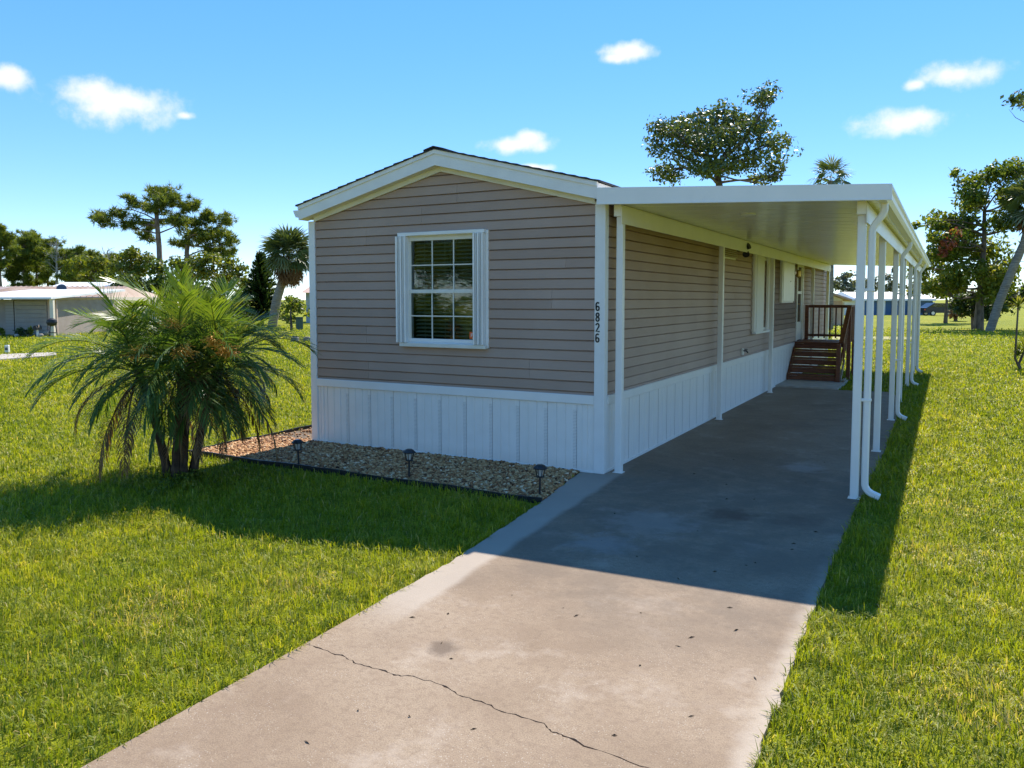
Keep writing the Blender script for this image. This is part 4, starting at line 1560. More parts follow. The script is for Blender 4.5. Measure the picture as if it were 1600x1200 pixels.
# ------------------------------------------------------------------ solar path lights
def path_lights():
    labels = ['black solar path light at the left end of the gravel bed', 'black solar path light midway along the gravel bed below the window', 'black solar path light at the driveway end of the gravel bed']
    lens = noise_mat('frosted_lens', (0.45, 0.43, 0.38), (0.6, 0.58, 0.52), 10, 0.3)
    for i, (px, py) in enumerate(((467, 728), (639, 746), (843, 774))):
        p = ground(px, py)
        r = tag(empty('solar_path_light', (p[0], p[1], -0.01), 0.3 * i), labels[i], 'path light', 'solar path lights in the gravel bed')
        r.rotation_euler = (R_((1.5, -1, 2)[i]), R_((-1.5, 1, 1.0)[i]), 0.4 * i)
        MB().lathe([(0.011, -0.06), (0.011, 0.20)], 8).build('stake', M['black'], r, True)
        MB().lathe([(0.012, 0.185), (0.042, 0.195), (0.042, 0.205), (0.020, 0.208)], 8).build('lower_collar', M['black'], r)
        MB().lathe([(0.022, 0.207), (0.036, 0.280)], 8).build('lens', lens, r)
        for k in range(8):
            t = k * math.pi / 4
            MB().bar((0.036 * math.cos(t), 0.036 * math.sin(t), 0.203), (0.054 * math.cos(t), 0.054 * math.sin(t), 0.285), 0.006, 0.006).build('cage_rib', M['black'], r)
        cap = MB().lathe([(0.070, 0.280), (0.074, 0.288), (0.045, 0.312), (0.036, 0.316), (0.03, 0.318)], 8).build('cap', M['black'], r)
        MB().box(-0.022, 0.022, -0.022, 0.022, 0.3185, 0.321).build('solar_panel', M['cardark'], cap)


path_lights()


# ------------------------------------------------------------------ date palm in front
def frond_mesh(seed, e0, curl, length, leaflets=44, droop=0.5, lw=0.0115, ll=0.27, sparse=1.0, tint0=0.45):
    g = random.Random(seed)
    n = 16
    P, D = [Vector((0, 0, 0))], []
    e = e0
    for i in range(n):
        s = (i + 0.5) / n
        ee = e0 - curl * (s ** 1.3)
        d = Vector((math.cos(ee), 0, math.sin(ee)))
        D.append(d)
        P.append(P[-1] + d * length / n)
    D.append(D[-1])
    V, T, C = [], [], []
    # rachis: a tapering three-sided rod
    for i in range(n + 1):
        w = 0.011 * (1 - 0.85 * i / n) + 0.001
        u = Vector((-D[i].z, 0, D[i].x))
        V += [P[i] + Vector((0, w, 0)), P[i] - Vector((0, w, 0)), P[i] - u * w * 1.3]
        C += [0.75] * 3
        if i < n:
            b = i * 3
            for k in range(3):
                a, c = b + k, b + (k + 1) % 3
                T += [(a, c, c + 3), (a, c + 3, a + 3)]
    for sgn in (-1, 1):
        for k in range(leaflets):
            if g.random() > sparse:
                continue
            s = 0.13 + 0.87 * (k + g.random() * 0.5) / leaflets
            fi = min(n - 1e-3, s * n)
            i = int(fi)
            p = P[i].lerp(P[i + 1], fi - i)
            d = D[i]
            u = Vector((-d.z, 0, d.x))
            l = ll * (0.45 + 0.75 * math.sin(math.pi * min(1, s * 0.86 + 0.10))) * g.uniform(0.85, 1.1)
            ang = R_(68 - 42 * s) + g.uniform(-0.10, 0.10)
            vv = R_(26 + g.uniform(-14, 14))
            q = d * math.cos(ang) + (Vector((0, sgn, 0)) * math.cos(vv) + u * math.sin(vv)) * math.sin(ang)
            q.normalize()
            q2 = (q + Vector((0, 0, -droop * g.uniform(0.6, 1.4)))).normalized()
            q3 = (q2 + Vector((0, 0, -droop * g.uniform(0.5, 1.3)))).normalized()
            side = q.cross(u).normalized() if q.cross(u).length > 1e-3 else d
            # leaflets are folded: rotate the blade a little
            side = (side * math.cos(0.5) + u * math.sin(0.5) * sgn).normalized()
            w = lw * g.uniform(0.8, 1.15)
            p1 = p + q * l * 0.38
            p2 = p1 + q2 * l * 0.34
            p3 = p2 + q3 * l * 0.30
            b = len(V)
            V += [p - side * w * 0.35, p + side * w * 0.35, p1 - side * w * 0.5, p1 + side * w * 0.5, p2 - side * w * 0.42, p2 + side * w * 0.42, p3]
            c = min(1, max(0, tint0 + g.gauss(0, 0.16)))
            C += [c] * 7
            T += [(b, b + 1, b + 3), (b, b + 3, b + 2), (b + 2, b + 3, b + 5), (b + 2, b + 5, b + 4), (b + 4, b + 5, b + 6)]
    return np_mesh('frond', np.array([tuple(v) for v in V]), np.array(T), np.array(C))


def date_palm():
    base = ground(275, 742)
    base[2] = -0.03
    r = tag(empty('date_palm', base), 'bushy multi-stemmed date palm with arching fronds on the front lawn', 'palm')
    rng = random.Random(12)
    right = Vector(RGT)
    fwd = Vector(FWD)
    # stems: (foot offset, head) in metres to the right / away / up, seen from the drive
    stems = [((0.02, 0.0), (0.13, 0.0, 1.28), 0.062), ((-0.12, 0.08), (-0.45, 0.12, 1.22), 0.042), ((0.14, 0.10), (0.44, 0.18, 1.20), 0.042), ((0.0, 0.14), (0.02, 0.32, 1.46), 0.045), ((0.10, -0.04), (0.24, -0.12, 1.10), 0.036)]
    heads = []
    for (a, b), (hx, hy, hz), rad in stems:
        foot = right * a + fwd * b
        head = right * hx + fwd * hy + Vector((0, 0, hz))
        pts, rr = [], []
        for i in range(15):
            t = i / 14
            p = foot.lerp(head, t)
            p.z = hz * t - 0.03 * (t == 0)
            p += (right * hx * 0.25) * (t * t - t)
            pts.append(p)
            rr.append(rad * (1.15 - 0.4 * t) * (1 + 0.14 * (i % 2)) * (1.35 if i > 11 else 1))
        MB().tube(pts, rr, 9).build('stem', M['fibre'], r, False)
        heads.append(head)
    # frond shapes: from the young upright ones to the hanging ones
    kinds = []
    for k, (e0, curl, L, dr) in enumerate(((80, 34, 1.02, 0.06), (68, 58, 1.10, 0.10), (58, 80, 1.22, 0.16), (46, 88, 1.30, 0.22), (32, 88, 1.30, 0.28), (16, 80, 1.25, 0.32), (-4, 66, 1.12, 0.32), (-24, 50, 0.95, 0.3))):
        kinds.append([frond_mesh(50 + 7 * k + j, R_(e0), R_(curl), L, 38, dr, 0.0125, 0.30, tint0=(0.55 if k < 3 else 0.42)) for j in range(2)])
    for k, ks in enumerate(kinds):
        for me in ks:
            me.materials.append(M['frondyoung'] if k < 2 else M['frond'])
    spec = [32, 26, 26, 26, 10]
    for hi, (head, cnt) in enumerate(zip(heads, spec)):
        for i in range(cnt):
            t = (i + 0.5) / cnt
            k = min(7, int(t ** 0.85 * 8))
            if hi == 4:
                k = min(7, 3 + int(t * 5))
            az = i * 2.39996 + hi * 1.1 + rng.uniform(-0.2, 0.2)
            o = link('frond', kinds[k][i % 2], None, r, head + Vector((rng.uniform(-.02, .02), rng.uniform(-.02, .02), 0.03 - 0.12 * t)), (rng.uniform(-0.25, 0.25), 0, az))
            s = rng.uniform(0.74, 1.0)
            o.scale = (s, s, s)
    # dead fronds hanging straight down round the stems
    deads = [frond_mesh(90 + j, R_(-8 - 12 * j), R_(84 - 14 * j), 1.22, 40, 0.9, 0.011, 0.20, 0.9, 0.5) for j in range(3)]
    for me in deads:
        me.materials.append(M['dead'])
    for i in range(30):
        h = heads[i % 4]
        az = rng.uniform(0, 6.28)
        s = rng.uniform(0.72, 0.98)
        o = link('dead_frond', deads[i % 3], None, r, (h.x, h.y, h.z * rng.uniform(0.86, 0.95)), (0, 0, az))
        o.scale = (s, s, s)
    # blossom sprays
    for (a, b, z) in ((0.58, -0.32, 1.52), (0.30, -0.42, 1.42), (-0.20, -0.42, 1.40), (0.10, -0.2, 1.70), (0.68, -0.25, 1.40)):
        c = right * a + fwd * b
        m = MB()
        for k in range(80):
            d = Vector((rng.gauss(0, 1), rng.gauss(0, 1), rng.uniform(-0.6, 0.9))).normalized() * rng.uniform(0.06, 0.17)
            m.tube([(c.x, c.y, z - 0.06), (c.x + d.x * 0.6, c.y + d.y * 0.6, z + d.z * 0.7), (c.x + d.x, c.y + d.y, z + d.z * 0.8 - 0.02)], [0.003, 0.004, 0.006], 4)
        m.build('blossom', M['flower'], r)


date_palm()


# ------------------------------------------------------------------ trees
def leaf_cloud(rng, centers, radii, counts, size, flat=0.75, shell=0.55, aspect=0.55):
    """leaf-sized faces spread through uneven clumps; returns verts, tris, tint"""
    Vs, Ts, Cs = [], [], []
    off = 0
    for c, rad, n in zip(centers, radii, counts):
        d = rng.normal(size=(n, 3))
        d /= np.linalg.norm(d, axis=1)[:, None]
        # lumpy radius so that the outline is ragged
        ph = rng.uniform(0, 6.28, 6)
        lump = 1 + 0.22 * np.sin(5 * d[:, 0] + ph[0]) * np.sin(4 * d[:, 1] + ph[1]) + 0.2 * np.sin(7 * d[:, 2] + ph[2]) * np.cos(6 * d[:, 0] + ph[3]) + 0.12 * np.sin(11 * d[:, 1] + ph[4])
        rr = (shell + (1 - shell) * rng.random(n)) ** 0.8 * lump
        gap = np.sin(6 * d[:, 0] + ph[5]) * np.sin(7 * d[:, 1] + ph[2]) * np.sin(6 * d[:, 2] + ph[1])
        keep = gap > -0.28
        d, rr = d[keep], rr[keep]
        m = len(d)
        p = np.asarray(c) + d * rr[:, None] * np.asarray(rad)
        nrm = d * 0.6 + rng.normal(size=(m, 3)) * 0.75 + np.array([0, 0, 0.35])
        nrm /= np.linalg.norm(nrm, axis=1)[:, None]
        t = np.cross(nrm, rng.normal(size=(m, 3)))
        t /= np.linalg.norm(t, axis=1)[:, None] + 1e-9
        b = np.cross(nrm, t)
        s = size * rng.uniform(0.6, 1.3, m)[:, None]
        q = np.stack([p - t * s, p - b * s * aspect + nrm * s * 0.12, p + t * s, p + b * s * aspect + nrm * s * 0.12], 1)
        Vs.append(q.reshape(-1, 3))
        Ts.append((np.array([(0, 1, 2), (0, 2, 3)])[None] + (np.arange(m) * 4 + off)[:, None, None]).reshape(-1, 3))
        tint = np.clip(rng.normal(0.5, 0.2, m) + rng.normal(0, 0.12), 0, 1)
        Cs.append(np.repeat(tint, 4))
        off += m * 4
    return np.concatenate(Vs), np.concatenate(Ts), np.concatenate(Cs)


def needle_cloud(rng, centers, radii, counts, size):
    """pine tufts: bursts of narrow blades"""
    Vs, Ts, Cs = [], [], []
    off = 0
    K_ = 9
    for c, rad, n in zip(centers, radii, counts):
        d = rng.normal(size=(n, 3))
        d /= np.linalg.norm(d, axis=1)[:, None]
        p = np.asarray(c) + d * (rng.random(n) ** 0.5)[:, None] * np.asarray(rad)
        tint = np.clip(rng.normal(0.5, 0.2, n) + rng.normal(0, 0.1), 0, 1)
        for k in range(K_):
            q = rng.normal(size=(n, 3)) + np.array([0, 0, 0.5]) + d * 0.5
            q /= np.linalg.norm(q, axis=1)[:, None]
            s = np.cross(q, rng.normal(size=(n, 3)))
            s /= np.linalg.norm(s, axis=1)[:, None] + 1e-9
            L = size * rng.uniform(0.8, 1.7, n)[:, None]
            w = size * 0.11
            tri = np.stack([p - s * w, p + s * w, p + q * L], 1)
            Vs.append(tri.reshape(-1, 3))
            Ts.append((np.array([0, 1, 2])[None] + (np.arange(n) * 3 + off)[:, None]))
            Cs.append(np.repeat(tint, 3))
            off += n * 3
    return np.concatenate(Vs), np.concatenate(Ts), np.concatenate(Cs)


def limb_pts(p, q, bend, rng, n=6):
    p, q = np.asarray(p, float), np.asarray(q, float)
    l = np.linalg.norm(q - p)
    k = rng.normal(size=3) * bend * l
    return [tuple(p + (q - p) * t + k * math.sin(math.pi * t) + np.array([0, 0, 0.0])) for t in np.linspace(0, 1, n)]


def tree(name, label, cat, base_px, dist, trunk_px, clumps, leaf, mat, bark, seed, group=None, trunk_r=0.25, kind='leaf', density=1.0, depth=0.8, fork=None, extra=None):
    """a tree read off the photograph: trunk path and clumps (px, py, rx, ry) at one distance, given real depth"""
    rng = np.random.default_rng(seed)
    base = at(base_px[0], 480, dist)
    root = tag(empty(name, (base[0], base[1], -0.05)), label, cat, group)
    o = np.array([base[0], base[1], -0.05])
    ppm = F_PX / dist
    tp = [np.array([0, 0, -0.1])]
    for px, py in trunk_px:
        tp.append(at(px, py, dist) - o + FWD * rng.normal(0, 0.02) * dist * 0.1)
    m = MB()
    rr = [trunk_r * (1.25 if i == 0 else 1.0 - 0.6 * i / (len(tp) - 1)) for i in range(len(tp))]
    fine, fr = [], []
    for i in range(len(tp) - 1):
        for t in np.linspace(0, 1, 4, endpoint=False):
            fine.append(tp[i] + (tp[i + 1] - tp[i]) * t)
            fr.append(rr[i] + (rr[i + 1] - rr[i]) * t)
    fine.append(tp[-1])
    fr.append(rr[-1])
    m.tube([tuple(p) for p in fine], fr, 9)
    cs, rad, cnt = [], [], []
    spread = (max(c[0] for c in clumps) - min(c[0] for c in clumps)) / ppm * 0.35 * depth
    for (px, py, rx, ry) in clumps:
        c = at(px, py, dist) - o + FWD * rng.uniform(-1, 1) * spread
        a, b = rx / ppm, ry / ppm
        # each clump is a cluster of smaller uneven sprays: rx across and in depth, ry in height
        area = 4 * (a * b * 2 + a * a) / 3 * math.pi
        total = int(density * area * 1.05 / (leaf * leaf)) + 12
        ns = 8 if kind == 'leaf' else 10
        for q in range(ns):
            d_ = rng.normal(size=3)
            d_ /= np.linalg.norm(d_)
            f_ = (rng.uniform(0.42, 0.75) if q else 0.7) if kind == 'leaf' else (rng.uniform(0.28, 0.6) if q else 0.5)
            cs.append(c + d_ * np.array([a, a, b]) * ((rng.uniform(0.4, 0.9) if kind == 'leaf' else rng.uniform(0.5, 1.25)) if q else 0.0))
            rad.append((a * f_, a * f_, b * f_ * (0.95 if kind == 'leaf' else 0.7)))
            cnt.append(max(8, int(total * (0.28 if q == 0 else 0.72 / (ns - 1)))))
        # limb from the nearest lower trunk point
        j = min(range(len(fine)), key=lambda i: np.linalg.norm(fine[i] - c) + (3.0 * max(0, fine[i][2] - c[2] + 0.25 * a)))
        lr = min(fr[j] * 0.6, 0.035 + 0.05 * a)
        lp = limb_pts(fine[j], c, 0.10, rng)
        m.tube(lp, [lr * (1 - 0.75 * t) for t in np.linspace(0, 1, 6)], 6)
        for _ in range(3):
            e = c + rng.normal(size=3) * np.array([a, a, b]) * 0.55
            m.tube(limb_pts(lp[3], e, 0.10, rng, 4), [lr * 0.45, lr * 0.35, lr * 0.25, lr * 0.1], 5)
    m.build('trunk', bark, root)
    fn = leaf_cloud if kind == 'leaf' else needle_cloud
    V, T, C = fn(rng, cs, rad, cnt, leaf) if kind != 'leaf' else leaf_cloud(rng, cs, rad, cnt, leaf)
    link('crown', np_mesh('crown', V, T, C), mat, root)
    if extra:
        ecl, emat = extra
        V, T, C = leaf_cloud(rng, [at(px, py, dist) - o - FWD * spread * 0.9 for px, py, _, _ in ecl], [(rx / ppm, rx / ppm, ry / ppm) for _, _, rx, ry in ecl], [int(3.2 * (rx / ppm) * (ry / ppm) * 3 / leaf ** 2) for _, _, rx, ry in ecl], leaf)
        e = link('crown', np_mesh('crown', V, T, C), emat, root)
        e['label'] = 'patch of reddish leaves'
    return root


def background_trees():
    # oak behind the home
    tree('oak_tree', 'tall spreading oak rising behind the carport roof', 'tree', (1130, 0), 46, [(1132, 400), (1128, 310), (1120, 260)],
         [(1020, 215, 24, 16), (1018, 242, 24, 18), (1050, 205, 34, 22), (1085, 190, 38, 26), (1120, 200, 40, 26), (1150, 182, 34, 22), (1180, 165, 26, 20), (1198, 150, 17, 14), (1195, 185, 24, 22), (1160, 215, 36, 24), (1110, 235, 42, 26), (1065, 240, 38, 24), (1040, 270, 32, 18), (1090, 270, 42, 20), (1150, 255, 40, 24), (1195, 235, 30, 22), (1222, 252, 22, 17), (1205, 275, 28, 14), (1240, 256, 8, 7), (1135, 165, 22, 12)],
         0.115, M['oak'], M['bark'], 11, trunk_r=0.38, density=0.68, depth=0.9)
    # left: lone tall pine and its neighbour
    tree('pine_tree', 'tall lone pine with long left limb rising above the date palm', 'tree', (252, 0), 72, [(250, 430), (247, 385), (247, 345), (243, 318), (238, 302)],
         [(228, 301, 20, 9), (250, 300, 22, 10), (213, 318, 14, 9), (272, 312, 22, 13), (292, 318, 13, 11), (160, 341, 11, 8), (176, 347, 16, 9), (192, 338, 12, 7), (205, 354, 14, 8), (228, 350, 18, 10), (240, 330, 16, 8), (270, 338, 20, 12), (285, 352, 16, 12), (222, 370, 12, 7), (255, 322, 18, 8)],
         0.36, M['pine'], M['pinebark'], 21, trunk_r=0.30, kind='needle', density=1.35, depth=0.6)
    tree('pine_tree', 'leaning broad-topped pine just right of the tallest pine', 'tree', (297, 0), 74, [(296, 420), (293, 395), (296, 372), (305, 358)],
         [(330, 345, 16, 9), (352, 348, 15, 12), (342, 365, 22, 12), (364, 378, 13, 11), (318, 378, 20, 10), (300, 366, 16, 9), (335, 392, 20, 9), (283, 380, 14, 8), (357, 395, 14, 9), (312, 350, 12, 7), (326, 336, 8, 6)],
         0.36, M['pine'], M['pinebark'], 22, trunk_r=0.30, kind='needle', density=1.35, depth=0.6)
    # far pine row at left
    rng = random.Random(9)
    row = [(4, 350, 1.2), (38, 362, 1.15), (58, 360, 1.2), (74, 384, 0.9), (104, 385, 1.1), (124, 388, 1.15), (146, 398, 1.0), (166, 392, 0.9), (-40, 345, 1.2), (20, 390, 0.8)]
    names = ['far pine at the left edge of the picture', 'far pine second from the left, above the grey shed', 'far round-topped pine third from the left above the shed roof', 'slim far pine beside the bare grey tree', 'far pine just right of the bare grey tree', 'far pine with flat crown above the white roof', 'far pine over the right end of the white roof', 'far pine left of the yellow-green broadleaf trees', 'far pine beyond the left edge of the shed', 'short far pine in front of the left pines']
    for k, (x, top, s) in enumerate(row):
        cl = []
        h = 462 - top
        for j in range(16):
            t = j / 15
            y = top + 8 + t * h * 0.52
            sp = (6 + 15 * math.sin(math.pi * min(1, 0.25 + t * 0.8))) * s
            cl.append((x + rng.uniform(-1, 1) * sp, y + rng.uniform(-3, 3), rng.uniform(7, 11) * s, rng.uniform(4, 6) * s))
        for j in range(3):
            cl.append((x + rng.uniform(-14, 14), top + h * rng.uniform(0.68, 0.95), rng.uniform(4, 8), rng.uniform(3, 5)))
        tree('pine_tree', names[k], 'tree', (x, 0), 150 + 7 * (k % 4), [(x + rng.uniform(-2, 2), 430), (x + rng.uniform(-3, 3), 400), (x, top + 6)], cl, 0.62, M['pine'], M['pinebark'], 40 + k, 'far pine row', trunk_r=0.24, kind='needle', density=1.25, depth=0.8)
    # two bare grey trees
    for k, (x, top, lab) in enumerate(((88, 362, 'bare grey dead tree standing among the far left pines'), (168, 379, 'small bare grey treetop right of the far pines'))):
        b = at(x, 480, 148)
        r = tag(empty('bare_tree', (b[0], b[1], -0.05)), lab, 'tree', 'bare trees')
        o = np.array([b[0], b[1], -0.05])
        g = np.random.default_rng(70 + k)
        m = MB()
        tip = at(x, top + 12, 148) - o
        m.tube([(0, 0, 0), tuple(tip * 0.5 + np.array([0.15, 0, 0])), tuple(tip)], [0.28, 0.2, 0.08], 7)
        for j in range(26):
            t = g.uniform(0.55, 1.0)
            p = tip * t
            d = RGT * g.uniform(-1, 1) * 2.3 + FWD * g.uniform(-1, 1) * 1.5 + np.array([0, 0, g.uniform(0.3, 1.8)])
            q = p + d * (1.25 - t * 0.6)
            m.tube(limb_pts(p, q, 0.1, g, 4), [0.07, 0.05, 0.035, 0.015], 5)
            for _ in range(3):
                q2 = q + RGT * g.uniform(-1, 1) * 0.8 + np.array([0, 0, g.uniform(-0.1, 0.8)])
                m.tube([tuple(p + (q - p) * 0.7), tuple(q2)], [0.03, 0.012], 4)
        m.build('trunk', noise_mat('dead_wood', (0.20, 0.19, 0.18), (0.34, 0.32, 0.30), 4, 0.9), r)
    # broadleaf masses left of the home, behind the date palm
    T = [
        ('yellow-green broadleaf tree between the far pines and the white roof', (150, 0), 98, [(150, 440), (150, 415)], [(118, 418, 16, 12), (138, 410, 18, 12), (158, 412, 18, 12), (176, 420, 16, 13), (148, 430, 22, 11), (172, 436, 20, 12), (125, 436, 14, 9)], M['yellowgreen']),
        ('olive tree with yellowing crown left of the tall pine', (205, 0), 84, [(205, 440), (205, 410)], [(190, 402, 18, 10), (212, 398, 16, 10), (228, 405, 18, 12), (200, 418, 24, 12), (226, 424, 20, 12), (183, 420, 14, 10)], M['yellowgreen']),
        ('dark green rounded tree beside the white metal roof', (205, 0), 66, [(205, 460), (205, 440)], [(190, 446, 16, 14), (208, 440, 18, 14), (226, 446, 16, 14), (200, 462, 18, 12), (224, 466, 18, 12), (186, 468, 9, 9)], M['darkleaf']),
        ('leafy green tree behind the date palm crown', (270, 0), 68, [(270, 450), (270, 420)], [(250, 420, 18, 13), (272, 412, 22, 12), (292, 420, 18, 13), (262, 440, 24, 14), (288, 444, 22, 14), (245, 446, 16, 14), (270, 462, 26, 14), (240, 470, 18, 14)], M['broad']),
        ('bright green tree under the leaning pine', (335, 0), 66, [(335, 450), (335, 425)], [(312, 412, 18, 11), (334, 405, 20, 11), (356, 412, 18, 12), (374, 424, 14, 13), (322, 430, 22, 13), (350, 434, 24, 14), (378, 446, 14, 14), (388, 440, 9, 11)], M['yellowgreen']),
        ('dark bushy tree between the bright tree and the Norfolk pine', (350, 0), 58, [(350, 480), (350, 460)], [(318, 455, 20, 15), (345, 452, 20, 15), (368, 462, 18, 16), (385, 474, 14, 15), (330, 476, 22, 15), (360, 485, 22, 14), (300, 470, 16, 14), (385, 495, 12, 10)], M['darkleaf']),
    ]
    for k, (lab, bp, d, tr, cl, mt) in enumerate(T):
        tree('broadleaf_tree', lab, 'tree', bp, d, tr, cl, 0.17 * d / 66, mt, M['bark'], 100 + k, 'trees behind the date palm', trunk_r=0.2, density=1.2, depth=0.8)
    # trees behind the lawn seen under the carport roof
    for k, (lab, x, cl) in enumerate((
            ('far grey-green tree seen under the carport roof by the home end', 1318, [(1302, 446, 12, 9), (1315, 438, 13, 10), (1330, 433, 12, 9), (1322, 450, 16, 9), (1340, 446, 10, 9)]),
            ('far rounded tree seen between the first two carport posts', 1362, [(1354, 443, 10, 9), (1366, 440, 9, 8), (1360, 452, 14, 8)]),
            ('far tall tree seen between the second and third carport posts', 1392, [(1386, 432, 8, 7), (1394, 442, 10, 9), (1384, 452, 11, 8), (1400, 452, 10, 8), (1398, 424, 5, 5)]),
            ('far tree low behind the blue building', 1432, [(1425, 450, 11, 8), (1438, 448, 11, 8), (1450, 455, 9, 6)]))):
        tree('broadleaf_tree', lab, 'tree', (x, 0), 135 + 4 * k, [(x, 455), (x, 445)], cl, 0.36, M['greyleaf'], M['bark'], 130 + k, 'far trees behind the carport', trunk_r=0.2, density=0.8)
    # grove at right
    tree('broadleaf_tree', 'large leafy tree with reddish leaves beside the leaning palm trunk', 'tree', (1530, 0), 51, [(1528, 470), (1532, 430), (1536, 380), (1540, 330)],
         [(1520, 285, 24, 18), (1548, 278, 26, 20), (1580, 268, 26, 18), (1510, 310, 24, 18), (1540, 312, 30, 20), (1572, 305, 26, 20), (1490, 338, 24, 18), (1520, 345, 32, 22), (1556, 350, 34, 24), (1466, 352, 18, 14), (1450, 372, 16, 12), (1478, 378, 26, 20), (1512, 385, 34, 24), (1552, 392, 34, 24), (1530, 425, 34, 22), (1495, 418, 28, 20), (1565, 435, 26, 22), (1600, 420, 22, 30), (1445, 350, 10, 8), (1600, 300, 22, 20), (1500, 448, 24, 16), (1545, 455, 26, 18), (1500, 268, 10, 8), (1470, 400, 24, 18), (1455, 420, 20, 16), (1480, 440, 24, 16), (1460, 448, 18, 12), (1510, 360, 26, 18), (1440, 395, 14, 12)],
         0.135, M['broad'], M['bark'], 151, trunk_r=0.26, density=1.1, depth=0.7, extra=([(1462, 384, 13, 12), (1474, 366, 9, 7), (1455, 398, 7, 7)], M['redleaf']))
    tree('broadleaf_tree', 'low spreading tree right behind the last carport posts', 'tree', (1478, 0), 66, [(1478, 470), (1474, 445)],
         [(1446, 405, 15, 11), (1440, 428, 16, 12), (1462, 420, 18, 13), (1484, 435, 20, 13), (1450, 446, 18, 10), (1474, 456, 20, 11), (1496, 456, 16, 12), (1436, 458, 14, 7), (1500, 440, 18, 14), (1510, 464, 18, 12), (1462, 398, 16, 12), (1484, 400, 18, 12)],
         0.17, M['yellowgreen'], M['bark'], 152, trunk_r=0.14, density=1.2, depth=0.6)
    tree('broadleaf_tree', 'dark undergrowth tree around the leaning palm foot', 'tree', (1528, 0), 53, [(1525, 490), (1522, 470), (1520, 455)],
         [(1515, 470, 22, 18), (1540, 478, 22, 18), (1508, 488, 14, 12), (1562, 476, 18, 18), (1582, 468, 18, 20), (1600, 462, 14, 16), (1530, 492, 12, 9)],
         0.135, M['darkleaf'], M['bark'], 153, trunk_r=0.30, density=1.4, depth=0.5)
    tree('shrub', 'bushy shrub with brown lower leaves left of the grove', 'shrub', (1494, 0), 70, [(1494, 492), (1495, 480)],
         [(1494, 480, 12, 10), (1488, 492, 11, 7), (1502, 490, 10, 7), (1497, 468, 9, 8)], 0.17, M['dead'], M['bark'], 154, trunk_r=0.15, density=0.8, depth=0.5)
    # tree mostly outside the frame, a twig reaches in
    tree('broadleaf_tree', 'tree beyond the right edge with one leafy twig reaching in', 'tree', (1745, 0), 33, [(1742, 420), (1738, 330), (1730, 250)],
         [(1600, 152, 11, 9), (1606, 92, 8, 10), (1650, 140, 36, 28), (1700, 110, 50, 36), (1760, 120, 56, 40), (1690, 190, 50, 34), (1750, 200, 60, 44), (1810, 180, 50, 44), (1720, 260, 50, 30), (1790, 260, 50, 34)],
         0.12, M['oak'], M['bark'], 155, trunk_r=0.3, density=0.6, depth=0.8)


background_trees()


def street_trees():
    """trees across the street behind the camera: they darken the reflections in the window"""
    for k, (x, y, h, lab) in enumerate(((-11, -19, 9.5, 'broad oak across the street reflected in the window, nearest the driveway'), (-19, -24, 11, 'tall oak across the street reflected in the window middle'), (-26, -21, 9, 'rounded oak across the street reflected at the window left'), (2, -30, 10, 'oak across the street straight behind the driveway'))):
        rng = np.random.default_rng(300 + k)
        r = tag(empty('street_tree', (x, y, -0.05)), lab, 'tree', 'trees across the street')
        m = MB()
        m.tube([(0, 0, -0.1), (0.1, 0, h * 0.25), (0, 0.1, h * 0.5)], [0.32, 0.25, 0.16], 8)
        cs, rad, cnt = [], [], []
        for j in range(16):
            a = rng.uniform(0, 6.28)
            q = rng.uniform(0.2, 1) * h * 0.38
            c = np.array([q * math.cos(a), q * math.sin(a), h * rng.uniform(0.32, 0.85)])
            cs.append(c)
            s_ = h * rng.uniform(0.11, 0.17)
            rad.append((s_, s_, s_ * 0.75))
            cnt.append(650)
            m.tube(limb_pts((0, 0, h * 0.35), c, 0.1, rng), [0.12, 0.09, 0.07, 0.05, 0.04, 0.02], 5)
        m.build('trunk', M['bark'], r)
        V, T, C = leaf_cloud(rng, cs, rad, cnt, 0.16)
        link('crown', np_mesh('crown', V, T, C), M['broad'], r)


street_trees()


